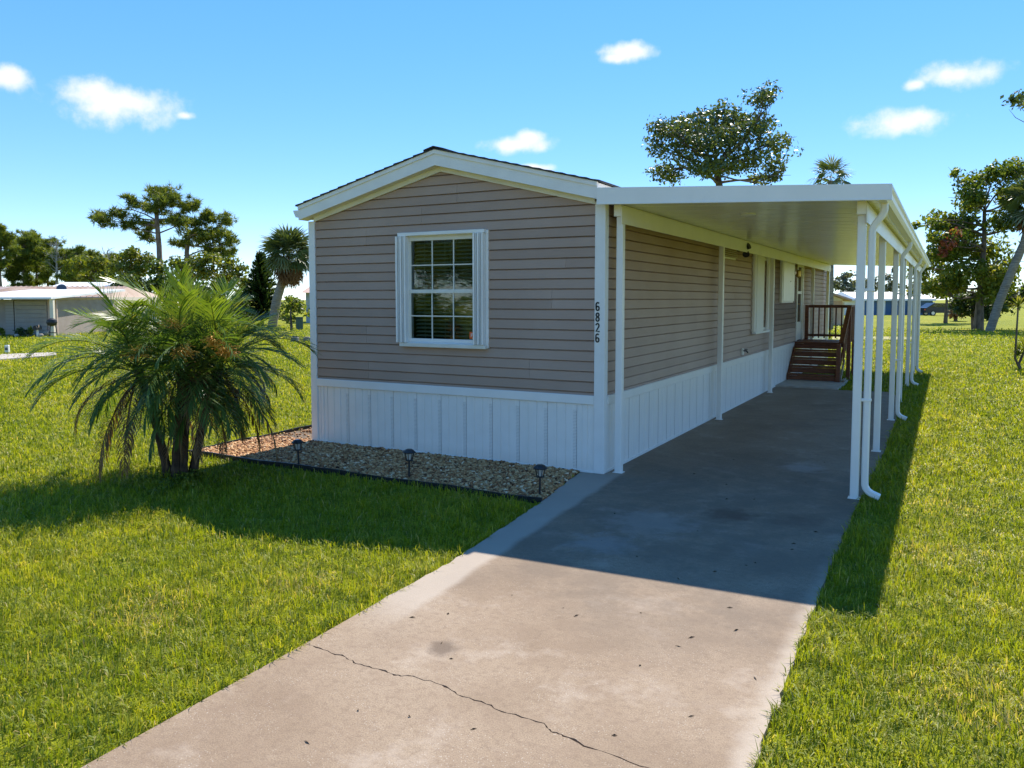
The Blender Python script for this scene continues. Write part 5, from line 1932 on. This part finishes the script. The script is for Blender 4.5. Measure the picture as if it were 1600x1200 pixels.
def small_growth():
    rng = np.random.default_rng(77)
    # creeping weeds round the palm foot
    c = ground(275, 748)
    cs = [np.array([c[0] + rng.normal(0, 0.16), c[1] + rng.normal(0, 0.12), 0.02]) for _ in range(8)]
    cs += [ground(px, py) + np.array([0, 0, 0.02]) for px, py in ((258, 762), (268, 757), (285, 752), (298, 748), (308, 744), (246, 770))]
    V, T, C = leaf_cloud(rng, cs, [(0.11, 0.09, 0.05)] * len(cs), [70] * len(cs), 0.018)
    tag(link('creeping_weeds', np_mesh('creeping_weeds', V, T, C), M['broad']), 'small creeping weeds around the foot of the date palm', 'weeds', kind='stuff')
    # dead leaves and twigs blown onto the slab
    m = MB()
    g = random.Random(6)
    spots = [ground(px, py)[:2] for px, py in ((705, 1030), (1000, 1040), (1080, 1120), (640, 1120), (880, 950), (1180, 1060), (560, 1110), (960, 1150), (700, 960), (1150, 985), (690, 1005), (800, 930), (1060, 1010), (740, 1140), (480, 1160), (995, 870), (1090, 830), (960, 800), (1180, 880), (1060, 905), (940, 845), (1240, 850))]
    spots += [(g.uniform(0.3, 2.5), g.uniform(-5.8, 2)) for _ in range(22)]
    for x, y in spots:
        a = g.uniform(0, 6.28)
        l, w = g.uniform(0.006, 0.026), g.uniform(0.002, 0.005)
        dx, dy = math.cos(a) * l, math.sin(a) * l
        ex, ey = -math.sin(a) * w, math.cos(a) * w
        h = g.uniform(0.003, 0.010)
        m.add([(x - dx, y - dy, 0.001), (x + ex, y + ey, 0.002 + h), (x + dx, y + dy, 0.001 + h * 0.4), (x - ex, y - ey, 0.002), (x, y, 0.0005)], [(0, 1, 2, 3), (0, 3, 4), (3, 2, 4), (2, 1, 4), (1, 0, 4)])
    tag(m.build('leaf_litter', noise_mat('dead_leaf', (0.03, 0.018, 0.01), (0.10, 0.06, 0.03), 20, 0.9)), 'scattered dead leaves and twigs lying on the driveway', 'leaves', kind='stuff')


small_growth()


def fan_leaf(rng, fold=0.35, n=15):
    """one costapalmate leaf: folded fan of narrow segments on a stalk"""
    V, T = [], []
    V += [(0, 0.012, 0), (0, -0.012, 0), (0.85, 0.010, 0), (0.85, -0.010, 0)]
    T += [(0, 1, 3), (0, 3, 2)]
    for k in range(n):
        a = R_(-115 + 230 * k / (n - 1)) + rng.uniform(-0.04, 0.04)
        L = (0.62 + 0.30 * math.cos(a * 0.7)) * rng.uniform(0.9, 1.08)
        w = 0.045
        c, s = math.cos(a), math.sin(a)
        dz = -fold * abs(math.sin(a)) * 0.35
        b = len(V)
        m = (0.85 + c * L * 0.55, s * L * 0.55, dz * 0.5 * L)
        e = (0.85 + c * L, s * L, dz * L - 0.16 * L * rng.uniform(0.5, 1.6))
        V += [(0.84, 0, 0), (m[0] - s * w, m[1] + c * w, m[2] + 0.02), (m[0] + s * w, m[1] - c * w, m[2] - 0.02), e]
        T += [(b, b + 1, b + 2), (b + 1, b + 3, b + 2)]
    return np.array(V), np.array(T)


def sabal(label, dist, base_px, trunk_px, hub_px, R, n_live, n_dead, seed, group='cabbage palms', rad=0.19):
    rng = random.Random(seed)
    b = at(base_px, 480, dist)
    o = np.array([b[0], b[1], -0.05])
    r = tag(empty('cabbage_palm', o), label, 'palm', group)
    pts = [(0, 0, -0.1)] + [tuple(at(px, py, dist) - o) for px, py in trunk_px]
    fine = []
    for p, q in zip(pts[:-1], pts[1:]):
        for t in np.linspace(0, 1, 6, endpoint=False):
            fine.append(tuple(np.array(p) + (np.array(q) - np.array(p)) * t))
    fine.append(pts[-1])
    MB().tube(fine, [rad * (1.05 - 0.15 * (i / len(fine))) * (1 + 0.05 * (i % 2)) for i in range(len(fine))], 10).build('trunk', M['palmbark'], r)
    hub = at(hub_px[0], hub_px[1], dist) - o
    for nm, cnt, mat, e_lo, e_hi in (('crown', n_live, M['fan'], -35, 85), ('dead_skirt', n_dead, M['dead'], -88, -50)):
        Vs, Ts, Cs, off = [], [], [], 0
        for k in range(cnt):
            V, T = fan_leaf(rng)
            t = (k + 0.5) / cnt
            el = R_(e_lo + (e_hi - e_lo) * (1 - t) ** 0.9)
            az = k * 2.39996 + rng.uniform(-0.2, 0.2)
            V = V * R * rng.uniform(0.85, 1.1)
            roll = rng.uniform(-0.7, 0.7)
            V = np.stack([V[:, 0], V[:, 1] * math.cos(roll) - V[:, 2] * math.sin(roll), V[:, 1] * math.sin(roll) + V[:, 2] * math.cos(roll)], 1)
            # arch: outer part of the leaf bends down
            V[:, 2] -= 0.10 * V[:, 0] ** 2 / R
            x = V[:, 0] * math.cos(el) - V[:, 2] * math.sin(el)
            z = V[:, 0] * math.sin(el) + V[:, 2] * math.cos(el)
            W = np.stack([x * math.cos(az) - V[:, 1] * math.sin(az), x * math.sin(az) + V[:, 1] * math.cos(az), z], 1) + hub
            Vs.append(W)
            Ts.append(T + off)
            off += len(V)
            Cs.append(np.full(len(V), min(1, max(0, rng.gauss(0.5, 0.22)))))
        if cnt:
            link(nm, np_mesh(nm, np.concatenate(Vs), np.concatenate(Ts), np.concatenate(Cs)), mat, r)


sabal('thick leaning cabbage palm with brown skirt left of the home', 55, 424, [(432, 470), (441, 440), (450, 412)], (452, 398), 1.22, 105, 60, 31, rad=0.30)
sabal('cabbage palm head peeking over the carport roof', 52, 1298, [(1298, 330), (1298, 283)], (1298, 278), 0.92, 26, 6, 32)
sabal('cabbage palm on the long grey leaning trunk at the right edge', 48, 1547, [(1562, 470), (1580, 425), (1600, 380), (1612, 335)], (1614, 318), 1.15, 50, 26, 33, rad=0.24)


def norfolk(label, px, dist, top, bot, halfw, seed):
    rng = random.Random(seed)
    b = at(px, 480, dist)
    o = np.array([b[0], b[1], -0.05])
    r = tag(empty('norfolk_pine', o), label, 'tree')
    ppm = F_PX / dist
    H_ = (at(px, top, dist) - o)[2]
    MB().tube([(0, 0, 0), (0, 0, H_)], [0.14, 0.02], 7).build('trunk', M['bark'], r)
    V, T, C = [], [], []
    tiers = 24
    for k in range(tiers):
        t = k / (tiers - 1)
        z = H_ * (0.10 + 0.89 * t)
        L = halfw / ppm * (1.05 - t) + 0.12
        nb = 11
        for j in range(nb):
            a = 2 * math.pi * j / nb + k * 0.5 + rng.uniform(-0.1, 0.1)
            d = Vector((math.cos(a), math.sin(a), 0))
            s = Vector((-d.y, d.x, 0))
            c = min(1, max(0, rng.gauss(0.45, 0.2)))
            up_ = rng.uniform(-0.05, 0.30)
            zo = rng.uniform(-0.10, 0.10)
            m = 10
            for i in range(m):
                u = (i + 0.5) / m
                p = d * L * u + Vector((0, 0, z + zo + up_ * L * u * u - 0.12 * L * math.sin(u * 3)))
                w = 0.22 * L * (1.1 - u) + 0.13
                for sg in (-1, 1):
                    bidx = len(V)
                    V += [tuple(p - d * 0.10), tuple(p + d * 0.12), tuple(p + s * sg * w + d * 0.14 + Vector((0, 0, rng.uniform(-0.10, 0.24))))]
                    T.append((bidx, bidx + 1, bidx + 2))
                    C += [c] * 3
                bidx = len(V)
                V += [tuple(p - s * 0.09), tuple(p + s * 0.09), tuple(p + d * 0.2 + Vector((0, 0, rng.uniform(0.12, 0.34))))]
                T.append((bidx, bidx + 1, bidx + 2))
                C += [c] * 3
    link('crown', np_mesh('crown', np.array(V), np.array(T), np.array(C)), M['darkleaf'], r)


norfolk('dark tiered Norfolk pine behind the leaning cabbage palm', 409, 60, 398, 510, 36, 5)
tree('shrub', 'loose green conifer shrub at the right foot of the leaning cabbage palm', 'shrub', (455, 0), 51, [(455, 490), (455, 470)],
     [(452, 468, 14, 9), (464, 472, 14, 9), (445, 482, 15, 9), (466, 486, 14, 8), (453, 497, 17, 8), (470, 478, 9, 7)], 0.12, M['broad'], M['bark'], 160, trunk_r=0.08, density=0.7, depth=0.8)


def yucca():
    b = ground(1596, 577)
    r = tag(empty('yucca_plant', (b[0], b[1], -0.03)), 'thin-stemmed spiky yucca at the right edge of the lawn', 'plant')
    o = np.array([b[0], b[1], -0.03])
    d = (b - CAM) @ FWD
    rng = random.Random(3)

    def head(c, R, n, lo, nm):
        V, T, C = [], [], []
        for k in range(n):
            a = k * 2.4
            e = R_(lo + (88 - lo) * (k + 0.5) / n)
            q = Vector((math.cos(a) * math.cos(e), math.sin(a) * math.cos(e), math.sin(e)))
            s = q.cross(Vector((0.1, 0.2, 1))).normalized()
            L = R * rng.uniform(0.8, 1.1)
            i = len(V)
            c_ = Vector(c)
            V += [tuple(c_ - s * 0.012), tuple(c_ + s * 0.012), tuple(c_ + q * L * 0.5 + s * 0.02), tuple(c_ + q * L * 0.5 - s * 0.02), tuple(c_ + q * L + Vector((0, 0, -0.12 * L)))]
            T += [(i, i + 1, i + 2), (i, i + 2, i + 3), (i + 3, i + 2, i + 4)]
            C += [min(1, max(0, rng.gauss(0.55, 0.25)))] * 5
        link(nm, np_mesh(nm, np.array(V), np.array(T), np.array(C)), M['yellowgreen'], r)
    top = at(1591, 478, d) - o
    mid = at(1588, 525, d) - o
    MB().tube([(0, 0, -0.05), tuple(at(1586, 560, d) - o), tuple(mid), tuple(top)], [0.035, 0.03, 0.025, 0.022], 7).build('stem', M['bark'], r)
    head(top, 0.36, 34, -25, 'leaf_head')
    s2 = at(1602, 545, d) - o
    MB().tube([(0, 0, -0.05), tuple(at(1592, 568, d) - o), tuple(s2)], [0.04, 0.035, 0.03], 7).build('stem', M['bark'], r)
    head(s2, 0.50, 46, -15, 'leaf_head')
    head(at(1590, 556, d) - o, 0.42, 30, 0, 'leaf_head')


yucca()


# ------------------------------------------------------------------ neighbours
def framed(name, label, cat, px, dist, group=None):
    """an Empty standing on the ground below a pixel column, its x axis across the view"""
    b = at(px, 480, dist)
    r = tag(empty(name, (b[0], b[1], 0.0), YAW), label, cat, group)
    return r, F_PX / dist, lambda p: (p - px) / (F_PX / dist), lambda y: 1.93 - (y - HOR_Y) * dist / F_PX


def lap_mat(name, c1, c2, freq):
    m, nt, N, L = new_mat(name)
    out = N('ShaderNodeOutputMaterial')
    b = N('ShaderNodeBsdfPrincipled')
    tc = N('ShaderNodeTexCoord')
    wv = N('ShaderNodeTexWave')
    wv.bands_direction = 'Z'
    wv.wave_profile = 'SAW'
    wv.inputs['Scale'].default_value = freq
    L(tc.outputs['Object'], wv.inputs['Vector'])
    r = ramp(N, [(0.0, c1), (0.15, c2), (1.0, c2)])
    L(wv.outputs[0], r.inputs[0])
    L(r.outputs[0], b.inputs['Base Color'])
    b.inputs['Roughness'].default_value = 0.6
    L(b.outputs[0], out.inputs[0])
    return m


def neighbours():
    # grey lap-sided shed at the left edge
    r, ppm, X, Z = framed('garden_shed', 'low grey lap-sided shed with white roof at the left edge', 'shed', 40, 42)
    lap = lap_mat('grey_lap', (0.16, 0.14, 0.12), (0.30, 0.265, 0.235), 2.0)
    zb = -0.05
    ze = Z(468)
    MB().box(X(-70), X(80), 0.25, 7, zb, ze).build('wall', noise_mat('shed_wall', (0.27, 0.225, 0.195), (0.34, 0.29, 0.255), 2, 0.7), r)
    MB().cbox(X(19), X(71), 0.17, 0.22, zb, ze - 0.05, 0.01).build('garage_door', lap, r)
    for k in range(8):
        z = zb + 0.08 + k * (ze - zb - 0.15) / 8
        MB().cbox(X(20), X(70), 0.14, 0.168, z, z + (ze - zb - 0.15) / 8 - 0.02, 0.008).build('door_slat', noise_mat('shed_slat', (0.28, 0.25, 0.22), (0.33, 0.295, 0.26), 2, 0.7) if k == 0 else bpy.data.materials['shed_slat'], r)
    MB().cbox(X(5), X(18), 0.15, 0.24, zb, ze, 0.01).build('side_panel', lap, r)
    MB().cbox(X(72), X(86), 0.12, 0.24, zb, ze, 0.01).build('pier', noise_mat('shed_pier', (0.42, 0.31, 0.25), (0.5, 0.38, 0.31), 3, 0.7), r)
    MB().cbox(X(86.5), X(92), -0.55, -0.37, zb, ze + 0.03, 0.01).build('post', M['creamwall'], r)
    MB().add([(X(-75), -0.75, ze + 0.02), (X(93), -0.75, ze + 0.02), (X(93), 7.2, ze + 0.5), (X(-75), 7.2, ze + 0.5), (X(-75), -0.75, ze + 0.12), (X(93), -0.75, ze + 0.12), (X(93), 7.2, ze + 0.62), (X(-75), 7.2, ze + 0.62)],
             [(3, 2, 1, 0), (4, 5, 6, 7), (0, 1, 5, 4), (1, 2, 6, 5), (2, 3, 7, 6), (3, 0, 4, 7)]).build('roof', M['whiteroof'], r)
    # cream house with tan metal roof
    r, ppm, X, Z = framed('cream_house', 'cream house with ribbed tan metal roof behind the grey shed', 'house', 120, 56)
    ze, zr = Z(464), Z(446.5)
    MB().box(X(20), X(180), 0, 8, -0.1, ze).build('wall', M['creamwall'], r)
    MB().box(X(104), X(180), -0.9, -0.001, -0.1, ze).build('wall', M['creamwall'], r)
    tan = noise_mat('tan_metal_roof', (0.30, 0.20, 0.14), (0.42, 0.31, 0.24), 0.6, 0.5, c3=(0.52, 0.46, 0.40))
    MB().prism([(-1.3, ze), (8.3, ze), (4.0, zr), (3.4, zr)], 0, X(-60), X(182)).build('roof', tan, r) if False else None
    roof_o = MB().add([(X(-60), -1.4, ze), (X(178), -1.4, ze), (X(166), 3.5, zr), (X(-60), 3.5, zr), (X(178), 8.4, ze), (X(-60), 8.4, ze), (X(-60), -1.4, ze - 0.10), (X(178), -1.4, ze - 0.10)],
                      [(0, 1, 2, 3), (3, 2, 4, 5), (6, 7, 1, 0), (1, 4, 2)]).build('roof', tan, r)
    for k in range(22):
        t = k / 21
        xa, xb = X(-20 + 190 * t), X(-20 + 178 * t)
        MB().bar((xa, -1.38, ze + 0.02), (xb, 3.45, zr + 0.02), 0.05, 0.05).build('roof_rib', tan, roof_o)
    MB().cbox(X(108), X(112), -0.96, -0.90, 0.25, Z(476), 0.01).build('door', M['grey'], r)
    w = MB().cbox(X(121), X(129), -0.97, -0.90, Z(477), Z(470), 0.01).build('window', M['trim'], r)
    MB().box(X(122), X(128), -0.98, -0.971, Z(476.3), Z(470.7)).build('pane', M['cardark'], w)
    w = MB().cbox(X(97), X(104), -0.06, -0.0, Z(494), Z(472), 0.01).build('window', M['trim'], r)
    MB().box(X(98), X(103), -0.07, -0.061, Z(493), Z(473)).build('pane', M['cardark'], w)
    # white roofed building further off
    r, ppm, X, Z = framed('white_roofed_building', 'long low building with plain white roof behind the cream house', 'building', 125, 82)
    MB().box(X(76), X(174), 0.5, 6, -0.1, Z(449)).build('wall', M['creamwall'], r)
    MB().prism([(-0.2, Z(451)), (6.5, Z(451)), (3.4, Z(440.0))], 0, X(72), X(178)).build('roof', M['whiteroof'], r)
    # satellite dish on the cream roof
    b = at(96, 458, 54.4)
    r = tag(empty('satellite_dish', b, YAW), 'dark satellite dish on the roof edge of the cream house', 'satellite dish')
    m = MB()
    prof = [(0.02 + 0.30 * t, 0.10 * t * t) for t in np.linspace(0, 1, 6)]
    m.lathe(prof + [(0.31, 0.115), (0.02, 0.02)], 16)
    m.build('dish', noise_mat('dish_grey', (0.06, 0.075, 0.10), (0.10, 0.12, 0.16), 3, 0.4), r, True, loc=(0.06, -0.05, 0.28), rot=(R_(62), 0, R_(20)))
    MB().tube([(0, 0.1, -0.28), (0, 0.1, 0.15), (0.05, 0, 0.28)], 0.03, 6).build('mast', M['grey'], r)
    MB().tube([(0.06, -0.05, 0.10), (0.12, -0.42, 0.30)], 0.014, 6).build('feed_arm', M['grey'], r)
    # pieces in the bed in front of the shed
    r, ppm, X, Z = framed('charcoal_grill', 'black kettle grill on legs by the shed pier', 'grill', 80, 40.6)
    MB().lathe([(0.05, 0.52), (0.19, 0.58), (0.25, 0.70), (0.25, 0.74), (0.22, 0.86), (0.10, 0.93), (0.02, 0.95)], 14).build('kettle', M['black'], r, True)
    for k in range(3):
        t = k * 2.094 + 0.5
        MB().bar((0.14 * math.cos(t), 0.14 * math.sin(t), 0.58), (0.26 * math.cos(t), 0.26 * math.sin(t), -0.04), 0.03, 0.03).build('leg', M['black'], r)
    MB().lathe([(0.17, 0.18), (0.18, 0.20), (0.17, 0.22)], 10).build('ash_tray', M['black'], r)
    r, ppm, X, Z = framed('mailbox', 'small dark box on a white post in front of the shed door', 'mailbox', 57, 40.8)
    MB().cbox(-0.04, 0.04, -0.04, 0.04, -0.05, 0.34, 0.006).build('post', M['white'], r)
    MB().prism([(-0.10, 0.34), (0.10, 0.34), (0.10, 0.46), (0.05, 0.56), (-0.05, 0.56), (-0.10, 0.46)], 1, -0.22, 0.22).build('box', M['black'], r)
    MB().box(0.105, 0.12, -0.1, 0.0, 0.46, 0.60).build('flag', M['peach'], r)
    for k, (px, py, s, lab) in enumerate(((72.5, 524, 0.22, 'pale rounded boulder beside the grill'), (26, 526, 0.12, 'small pale stone below the shed shrub'), (64, 526, 0.13, 'low tan stone next to the mailbox post'))):
        p = ground(px, py)
        bm = bmesh.new()
        bmesh.ops.create_icosphere(bm, subdivisions=2, radius=s)
        g = random.Random(k)
        for v in bm.verts:
            v.co *= g.uniform(0.86, 1.1)
            v.co.z *= 0.8
        me = bpy.data.meshes.new('boulder')
        bm.to_mesh(me)
        bm.free()
        me.polygons.foreach_set('use_smooth', [True] * len(me.polygons))
        tag(link('boulder', me, M['rock'], None, (p[0], p[1], s * 0.45)), lab, 'stone', 'stones by the shed')
    for k, (px, w, lab, mt) in enumerate(((33, 11, 'dark low shrub against the shed door', M['darkleaf']), (0, 8, 'yellowish shrub at the shed left corner', M['yellowgreen']), (47, 5, 'tiny green plant beside the mailbox', M['broad']))):
        tree('shrub', lab, 'shrub', (px, 0), 41, [(px, 522), (px, 520)], [(px - w * 0.5, 520, w * 0.6, 5), (px + w * 0.5, 519, w * 0.6, 5), (px, 515, w * 0.6, 5)], 0.07, mt, M['bark'], 170 + k, 'plants by the shed', trunk_r=0.02, density=0.8, depth=0.7)
    # white marker post
    p = ground(11.5, 551)
    r = tag(empty('marker_post', (p[0], p[1], -0.03), YAW), 'short white utility marker post in the left lawn', 'post')
    MB().cbox(-0.07, 0.07, -0.05, 0.05, -0.02, 0.30, 0.01).build('post', M['white'], r)
    MB().cbox(-0.05, 0.05, -0.056, -0.051, 0.12, 0.22, 0.001).build('plate', M['grey'], r)
    # utility box and concrete blocks beyond the home
    p = ground(468, 514)
    r = tag(empty('utility_box', (p[0], p[1], -0.03), YAW + 0.3), 'dark green utility box on the lawn left of the home', 'utility box')
    MB().cbox(-0.22, 0.22, -0.2, 0.2, -0.02, 0.72, 0.02).build('cabinet', M['greenbox'], r)
    MB().prism([(-0.24, 0.72), (0.24, 0.72), (0.22, 0.80), (-0.22, 0.80)], 1, -0.23, 0.23).build('lid', M['greenbox'], r)
    for k, (px, lab) in enumerate(((461, 'grey concrete block on the lawn, the left of two'), (480, 'grey concrete block on the lawn, nearest the home corner'))):
        p = ground(px, 533)
        r = tag(empty('concrete_block', (p[0], p[1], -0.03), YAW + 0.2 * k), lab, 'block', 'concrete blocks on the lawn')
        MB().cbox(-0.16, 0.16, -0.13, 0.13, -0.02, 0.20, 0.015).build('block', M['rock'], r)
        MB().cbox(-0.10, 0.10, -0.08, 0.08, 0.2005, 0.23, 0.01).build('cap', M['rock'], r)
    # pale house glimpsed left of the home
    r, ppm, X, Z = framed('pale_house', 'pale grey-blue house with salmon roof glimpsed beside the home corner', 'house', 520, 66)
    MB().box(X(478), X(580), 0, 7, -0.1, Z(457)).build('wall', M['paleblue'], r)
    MB().prism([(-0.6, Z(457.5)), (7.6, Z(457.5)), (3.5, Z(443))], 0, X(473), X(585)).build('roof', M['salmon'], r)
    tree('shrub', 'dark clipped shrub against the pale house wall', 'shrub', (490, 0), 62, [(490, 497), (490, 490)], [(486, 492, 6, 8), (493, 488, 7, 10), (488, 482, 5, 6)], 0.10, M['darkleaf'], M['bark'], 180, trunk_r=0.04)
    # right: blue building, tan house, car
    r, ppm, X, Z = framed('blue_building', 'long blue metal building with white roof beyond the right lawn', 'building', 1400, 94)
    MB().box(X(1346), X(1457), 0, 8, -0.15, Z(469)).build('wall', M['bluewall'], r)
    MB().prism([(-0.5, Z(470)), (8.5, Z(470)), (8.5, Z(466)), (4.2, Z(456)), (3.8, Z(456)), (-0.5, Z(467))], 0, X(1336), X(1459)).build('roof', M['whiteroof'], r)
    for px in (1394, 1382, 1371, 1424):
        MB().box(X(px) - 0.07, X(px) + 0.07, -0.06, -0.001, -0.1, Z(470)).build('batten', M['white'], r)
    MB().box(X(1459), X(1462), 0.2, 0.4, -0.1, Z(472)).build('post', M['white'], r)
    MB().box(X(1318), X(1345.5), 0.3, 6, -0.15, Z(470)).build('annex_wall', M['white'], r)
    MB().prism([(-0.2, Z(470)), (6.5, Z(470)), (6.5, Z(467)), (-0.2, Z(467.5))], 0, X(1316), X(1335.5)).build('annex_roof', M['whiteroof'], r)
    r, ppm, X, Z = framed('peach_house', 'peach house with low tan gable seen behind the porch railing', 'house', 1300, 62)
    MB().box(X(1268), X(1316), 0, 7, -0.15, Z(470)).build('wall', M['peach'], r)
    MB().add([(X(1260), -0.5, Z(445)), (X(1327), -0.5, Z(467.5)), (X(1260), -0.5, Z(448)), (X(1327), -0.5, Z(470.5)), (X(1260), 7.5, Z(445)), (X(1327), 7.5, Z(467.5)), (X(1260), 7.5, Z(448)), (X(1327), 7.5, Z(470.5))],
             [(0, 1, 3, 2), (4, 6, 7, 5), (0, 4, 5, 1), (2, 3, 7, 6), (1, 5, 7, 3), (0, 2, 6, 4)]).build('roof', M['salmon'], r)
    MB().prism([(X(1268), Z(470)), (X(1316), Z(470)), (X(1316), Z(467.2)), (X(1268), Z(451.5))], 1, 0.0, 7).build('gable', M['creamwall'], r)
    MB().cbox(X(1318), X(1328), 1, 3, -0.1, Z(472), 0.02).build('shed_annex', M['yellowwall'] if 'yellowwall' in M else M['creamwall'], r)
    MB().box(X(1296), X(1302), -0.05, -0.001, -0.1, Z(475)).build('door', M['creamwall'], r)
    # parked dark car
    r, ppm, X, Z = framed('parked_car', 'dark parked car beside the blue building', 'car', 1470, 90)
    prof = [(-2.1, 0.35), (2.1, 0.35), (2.15, 0.75), (1.9, 0.92), (1.1, 1.0), (0.55, 1.42), (-1.2, 1.45), (-1.9, 1.0), (-2.12, 0.9)]
    MB().prism(prof, 1, -0.85, 0.85).build('body', M['cardark'], r)
    MB().prism([(0.95, 1.02), (0.5, 1.36), (-0.2, 1.38), (-0.2, 1.02)], 1, -0.87, -0.851).build('side_window', M['glass'], r)
    MB().prism([(-0.28, 1.02), (-0.28, 1.38), (-1.1, 1.39), (-1.65, 1.02)], 1, -0.87, -0.851).build('side_window', M['glass'], r)
    for x in (-1.3, 1.3):
        for y in (-0.86, 0.70):
            w = MB().lathe([(0.30, 0.0), (0.33, 0.02), (0.33, 0.14), (0.30, 0.16)], 16).build('wheel', M['tyre'], r, True, loc=(x, y + 0.16, 0.32), rot=(R_(90), 0, 0))
            MB().lathe([(0.19, -0.005), (0.19, 0.166)], 12).build('rim', M['steel'], w)
    for x in (-2.10, 2.06):
        MB().box(x - 0.03, x + 0.07, -0.8, -0.5, 0.65, 0.78).build('light', M['orange'] if x < 0 else M['white'], r)


neighbours()
